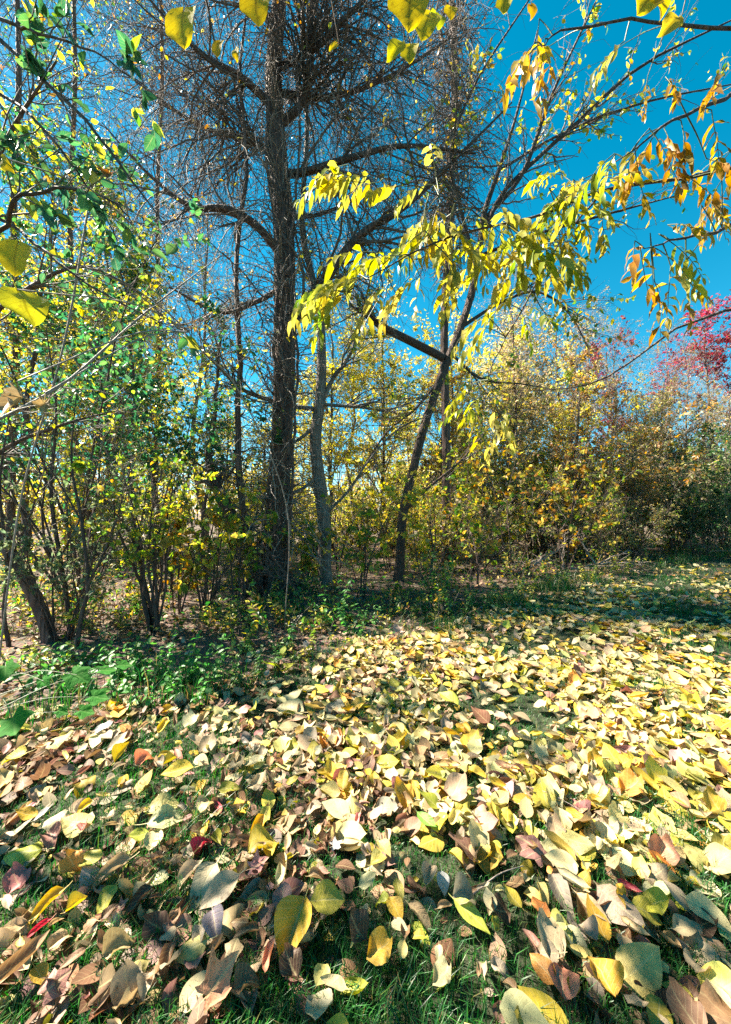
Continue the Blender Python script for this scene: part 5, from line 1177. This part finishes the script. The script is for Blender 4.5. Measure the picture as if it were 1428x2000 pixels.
 (1160, 1810, 74, 310, .5, 'L', 'tan', 'tan slender leaf left of the broad grey veined leaf', 'tan slender leaf'),
 (480, 1400, 34, 20, .5, 'M', 'pink', 'pale pink leaf at the far side of the clearing, left of centre', 'far pink leaf'),
 (435, 1410, 40, 60, .5, 'K', 'cream', 'white-cream crumpled leaf left of the far pink leaf', 'white crumpled leaf'),
 (560, 1395, 60, 170, .4, 'R', 'cream', 'pale veined round leaf right of the far pink leaf', 'pale veined round leaf'),
 (550, 1470, 56, 110, .6, 'O', 'pale yellow', 'left of two overlapping pale leaves at centre left', 'left overlapping pale leaf'),
 (612, 1485, 44, 80, .7, 'R', 'olive yellow', 'round dark olive leaf standing up left of centre', 'round dark olive leaf'),
 (600, 1440, 56, 30, .5, 'M', 'beige', 'pale lobed leaf behind the round dark olive leaf', 'pale lobed leaf'),
 (875, 1375, 56, 130, .6, 'O', 'yellow-green', 'lime yellow leaf standing in the far leaf carpet', 'lime upright leaf'),
 (1075, 1378, 34, 60, .6, 'M', 'rose-brown', 'rose-violet leaf in the far leaf carpet', 'rose-violet leaf'),
 (205, 1437, 44, 20, .4, 'O', 'silver grey', 'pale grey leaf arched over at the left', 'arched grey leaf'),
 (120, 1455, 56, 20, .4, 'R', 'pale yellow', 'pale green-yellow round leaf at the left', 'pale green round leaf'),
 (22, 1485, 60, 200, .3, 'O', 'olive yellow', 'olive leaf at the left edge below the lobed seedling', 'olive left-edge leaf'),
 (240, 1490, 44, 80, .6, 'T', 'yellow', 'yellow folded leaf at the left', 'yellow folded leaf'),
 (285, 1500, 46, 60, .6, 'K', 'salmon', 'crumpled red-orange leaf at the left', 'red-orange leaf'),
 (235, 1465, 60, 60, .3, 'L', 'grey-tan', 'slim silvery brown leaf pointing away at the left', 'slim silvery leaf'),
]
FALLG = 'fallen leaves lying on the lawn'
def lay(px, py, lpx, ang, tilt, shape, colour, label, lift=None):
    q = gp(px, py); d = q[1]; s_ = lpx * d / FPX * .86; a = math.radians(ang); dd = np.array([math.cos(a), math.sin(a), 0])
    tilt *= .65; N = nrm(np.array([rand(1, -.25, .25)[0], -tilt, 1.0])); dd = nrm(dd - N * (dd @ N))
    z = .055 + .3 * s_ * tilt + (0 if lift is None else lift)
    pos = q + [0, 0, z] - dd * s_ * .5
    c = palette([CL[colour]], 1, None, .08)
    o = leaf_objs('fallen_leaf', None, FM[shape], pos[None], dd[None], N[None], np.array([s_]), c)[0]
    tag(o, label, 'leaf', FALLG); return q
HQ = np.array([lay(*h[:8]) for h in H])
# more leaves, each described by its look and its nearest neighbour above
SHN = {'O': 'oval', 'R': 'round', 'L': 'slim', 'C': 'curled', 'K': 'crumpled', 'M': 'lobed', 'T': 'folded'}
hp = np.array([[h[0], h[1]] for h in H], float); placed = list(map(tuple, hp)); nind = 300 - len(H); tries = 0; used = set()
while nind > 0 and tries < 60000:
    tries += 1
    px, py = rand(1, 5, 1423)[0], 1420 + 570 * rand(1)[0] ** 1.25
    x, y, _ = gp(px, py)
    if y > edge_y(x) - .05: continue
    lp = rand(1, 26, 60)[0] * (.55 + .6 * (py - 1400) / 600)
    if min((a - px) ** 2 + ((b - py) * 1.3) ** 2 for a, b in placed) < (lp * .62) ** 2: continue
    left = px < 700
    cn = RNG.choice(['brown', 'dark brown', 'tan', 'grey-tan', 'rose-brown', 'beige', 'yellow', 'gold', 'pale yellow', 'cream', 'olive yellow', 'pink', 'crimson', 'orange', 'yellow-green'],
                    p=np.array([5, 3, 5, 4, 2, 3, 2, 1.5, 1.5, 1, 1.5, .5, .5, .6, .4]) / 31.5 if left else np.array([2, 1, 4, 4, 1, 4, 3, 2, 4, 3.5, 3, .3, .3, .5, .6]) / 33.2)
    shp = RNG.choice(list('ORLCKMT'), p=[.08, .04, .06, .42, .28, .05, .07] if 'brown' in cn or 'tan' in cn else [.38, .14, .1, .13, .1, .03, .12])
    j = np.argsort(((hp - [px, py]) ** 2).sum(1)); lab = None
    for k in j[:6]:
        dx, dy = px - hp[k, 0], py - hp[k, 1]
        rel = ('right of' if dx > 0 else 'left of') if abs(dx) > abs(dy) else ('in front of' if dy > 0 else 'behind')
        for szw in ([('small ' if lp < 30 else 'large ' if lp > 52 else '')]):
            c_ = f"{szw}{cn} {SHN[shp]} fallen leaf {rel} the {H[k][8]}"
            if c_ not in used: lab = c_; break
        if lab: break
    if lab is None: continue
    used.add(lab); placed.append((px, py)); nind -= 1
    lay(px, py, lp, rand(1, 0, 360)[0], rand(1, .0, .4)[0], shp, cn, lab)

# the rest of the leaf carpet (far more than 300)
T_LIT = [leaf_grid(2, 5, .66, .72, 1, cup=.2, bend=.25, seed=91), leaf_grid(2, 5, .6, .75, 1, fold=.2, bend=-.3, seed=92), leaf_grid(2, 5, .72, .68, 1, cup=-.25, bend=.3, twist=.25, seed=93), leaf_grid(2, 5, .62, .7, 1, fold=.12, bend=.2, seed=90), leaf_grid(4, 4, .76, .66, 1, cup=.15, bend=-.25, wave=.05, seed=99), leaf_grid(4, 4, .6, .72, 1, roll=5.5, bend=.7, seed=94), leaf_grid(2, 5, .5, .75, 1, fold=.9, bend=.9, twist=-.5, seed=95), leaf_grid(4, 4, .8, .7, 1, cup=.5, bend=1.2, wave=.12, crump=.06, seed=96), leaf_grid(4, 4, .75, .66, 1, fold=.5, bend=-1.3, wave=.1, crump=.06, seed=97), leaf_grid(4, 4, .55, .72, 1, roll=7, bend=-.8, twist=.6, crump=.03, seed=98)]
T_LITN = [leaf_grid(2, 8, .66, .72, 1, cup=.2, bend=.25, seed=91), leaf_grid(2, 8, .6, .75, 1, fold=.2, bend=-.3, seed=92), leaf_grid(2, 8, .72, .68, 1, cup=-.25, bend=.3, twist=.25, seed=93), leaf_grid(2, 8, .62, .7, 1, fold=.12, bend=.2, seed=90), leaf_grid(6, 8, .76, .66, 1, cup=.15, bend=-.25, wave=.05, seed=99), leaf_grid(6, 8, .6, .72, 1, roll=5.5, bend=.7, seed=94), leaf_grid(4, 8, .5, .75, 1, fold=.9, bend=.9, twist=-.5, seed=95), leaf_grid(6, 8, .8, .7, 1, cup=.5, bend=1.2, wave=.12, crump=.06, seed=96), leaf_grid(6, 8, .75, .66, 1, fold=.5, bend=-1.3, wave=.1, crump=.06, seed=97), leaf_grid(6, 8, .55, .72, 1, roll=7, bend=-.8, twist=.6, crump=.03, seed=98)]
def carpet(name, label, n, ymax, dens, size, cols, w, tilt, zr, ymin=.7, pw=1.3, xm=1.08, parent=None):
    y = ymin + (ymax - ymin) * rand(n) ** pw; x = rand(n, -1, 1) * (y * xm + .6)
    k = rand(n) < dens(x, y); x, y = x[k], y[k]; n = len(x)
    pos = np.stack([x, y, gz(x, y) + rand(n, *zr)], -1); a = rand(n, 0, 6.28)
    N = nrm(np.stack([RNG.normal(size=n) * tilt, RNG.normal(size=n) * tilt - .12, np.ones(n)], -1)); D = np.stack([np.cos(a), np.sin(a), 0 * a], -1); D = nrm(D - N * (D * N).sum(1, keepdims=True))
    sz = size[0] + (size[1] - size[0]) * rand(n) ** 1.4; tc_ = palette(cols, n, w, .2); nr = (y < 2.7) & (sz > .05); g = Geo()
    for q, tp in ((nr, T_LITN), (~nr, T_LIT)): foliage(g, pos[q], D[q], N[q], sz[q], tc_[q], tp)
    o = part(name, g, M['litter'], None, 'stuff', uv=True, tint=True); tag(o, label, 'leaves'); return o
def d_bright(x, y):
    e = edge_y(x); base = np.clip((x + .9 * y / 2.2 - .35) / .8, .12, 1) * np.clip((y - 1.15) / .8, .16, 1)
    cl = np.clip(.65 + .6 * np.sin(x * 2.1 + y) * np.cos(y * 2.6 - x * .8), .15, 1)
    far = np.clip((11 - y) / 5, .12, 1) * np.where((x > 4.5) & (y < 9), .55, 1)
    return base * cl * far * (y < e + .15)
carpet('leaf_carpet', 'carpet of pale yellow fallen leaves covering the lawn', 44000, 11.5, d_bright, (.055, .15),
       [CL[c] for c in ('yellow', 'pale yellow', 'cream', 'olive yellow', 'gold', 'beige', 'tan', 'grey-tan', 'brown', 'orange', 'rose-brown')], (3, 5, 5, 3, 2, 4.5, 3, 2, 1.2, .4, .4), .2, (.02, .06))
def d_brown(x, y):
    e = edge_y(x); return np.clip(.95 - (x + .1) * .55, .16, 1) * np.clip((y - .7) / .9, .35, 1) * np.clip(.6 + .6 * np.sin(x * 3.3 - y * 1.9), .2, 1) * (y < e + .2)
carpet('brown_leaf_litter', 'shrivelled brown fallen leaves scattered in the grass', 31000, 6.5, d_brown, (.035, .115), [CL[c] for c in ('brown', 'dark brown', 'tan', 'grey-tan', 'rose-brown', 'beige', 'olive yellow')], (6, 6, 4, 3, 2, 1.5, 1), .42, (.004, .03))
def d_wood(x, y): return np.where(y > edge_y(x) - .15, 1, 0) * np.clip(1.15 - y / 22, .2, 1)
carpet('woodland_leaf_litter', 'dry tan leaf litter covering the floor of the wood', 11000, 16, d_wood, (.05, .11), C_BROWN + [(.5, .42, .2), (.5, .36, .3)], None, .55, (.0, .04), 2.2, 1.0, 1.1)

dups = {k: len(v) for k, v in LABELS.items() if len(v) > 1 and 'fallen leaf' not in k}
bad = [k for k in LABELS if not 4 <= len(k.split()) <= 16]
print('DUP LABELS', dups, 'BAD', bad, 'TRIS', sum(len(m.polygons) for m in bpy.data.meshes), 'OBJ', len(bpy.data.objects))
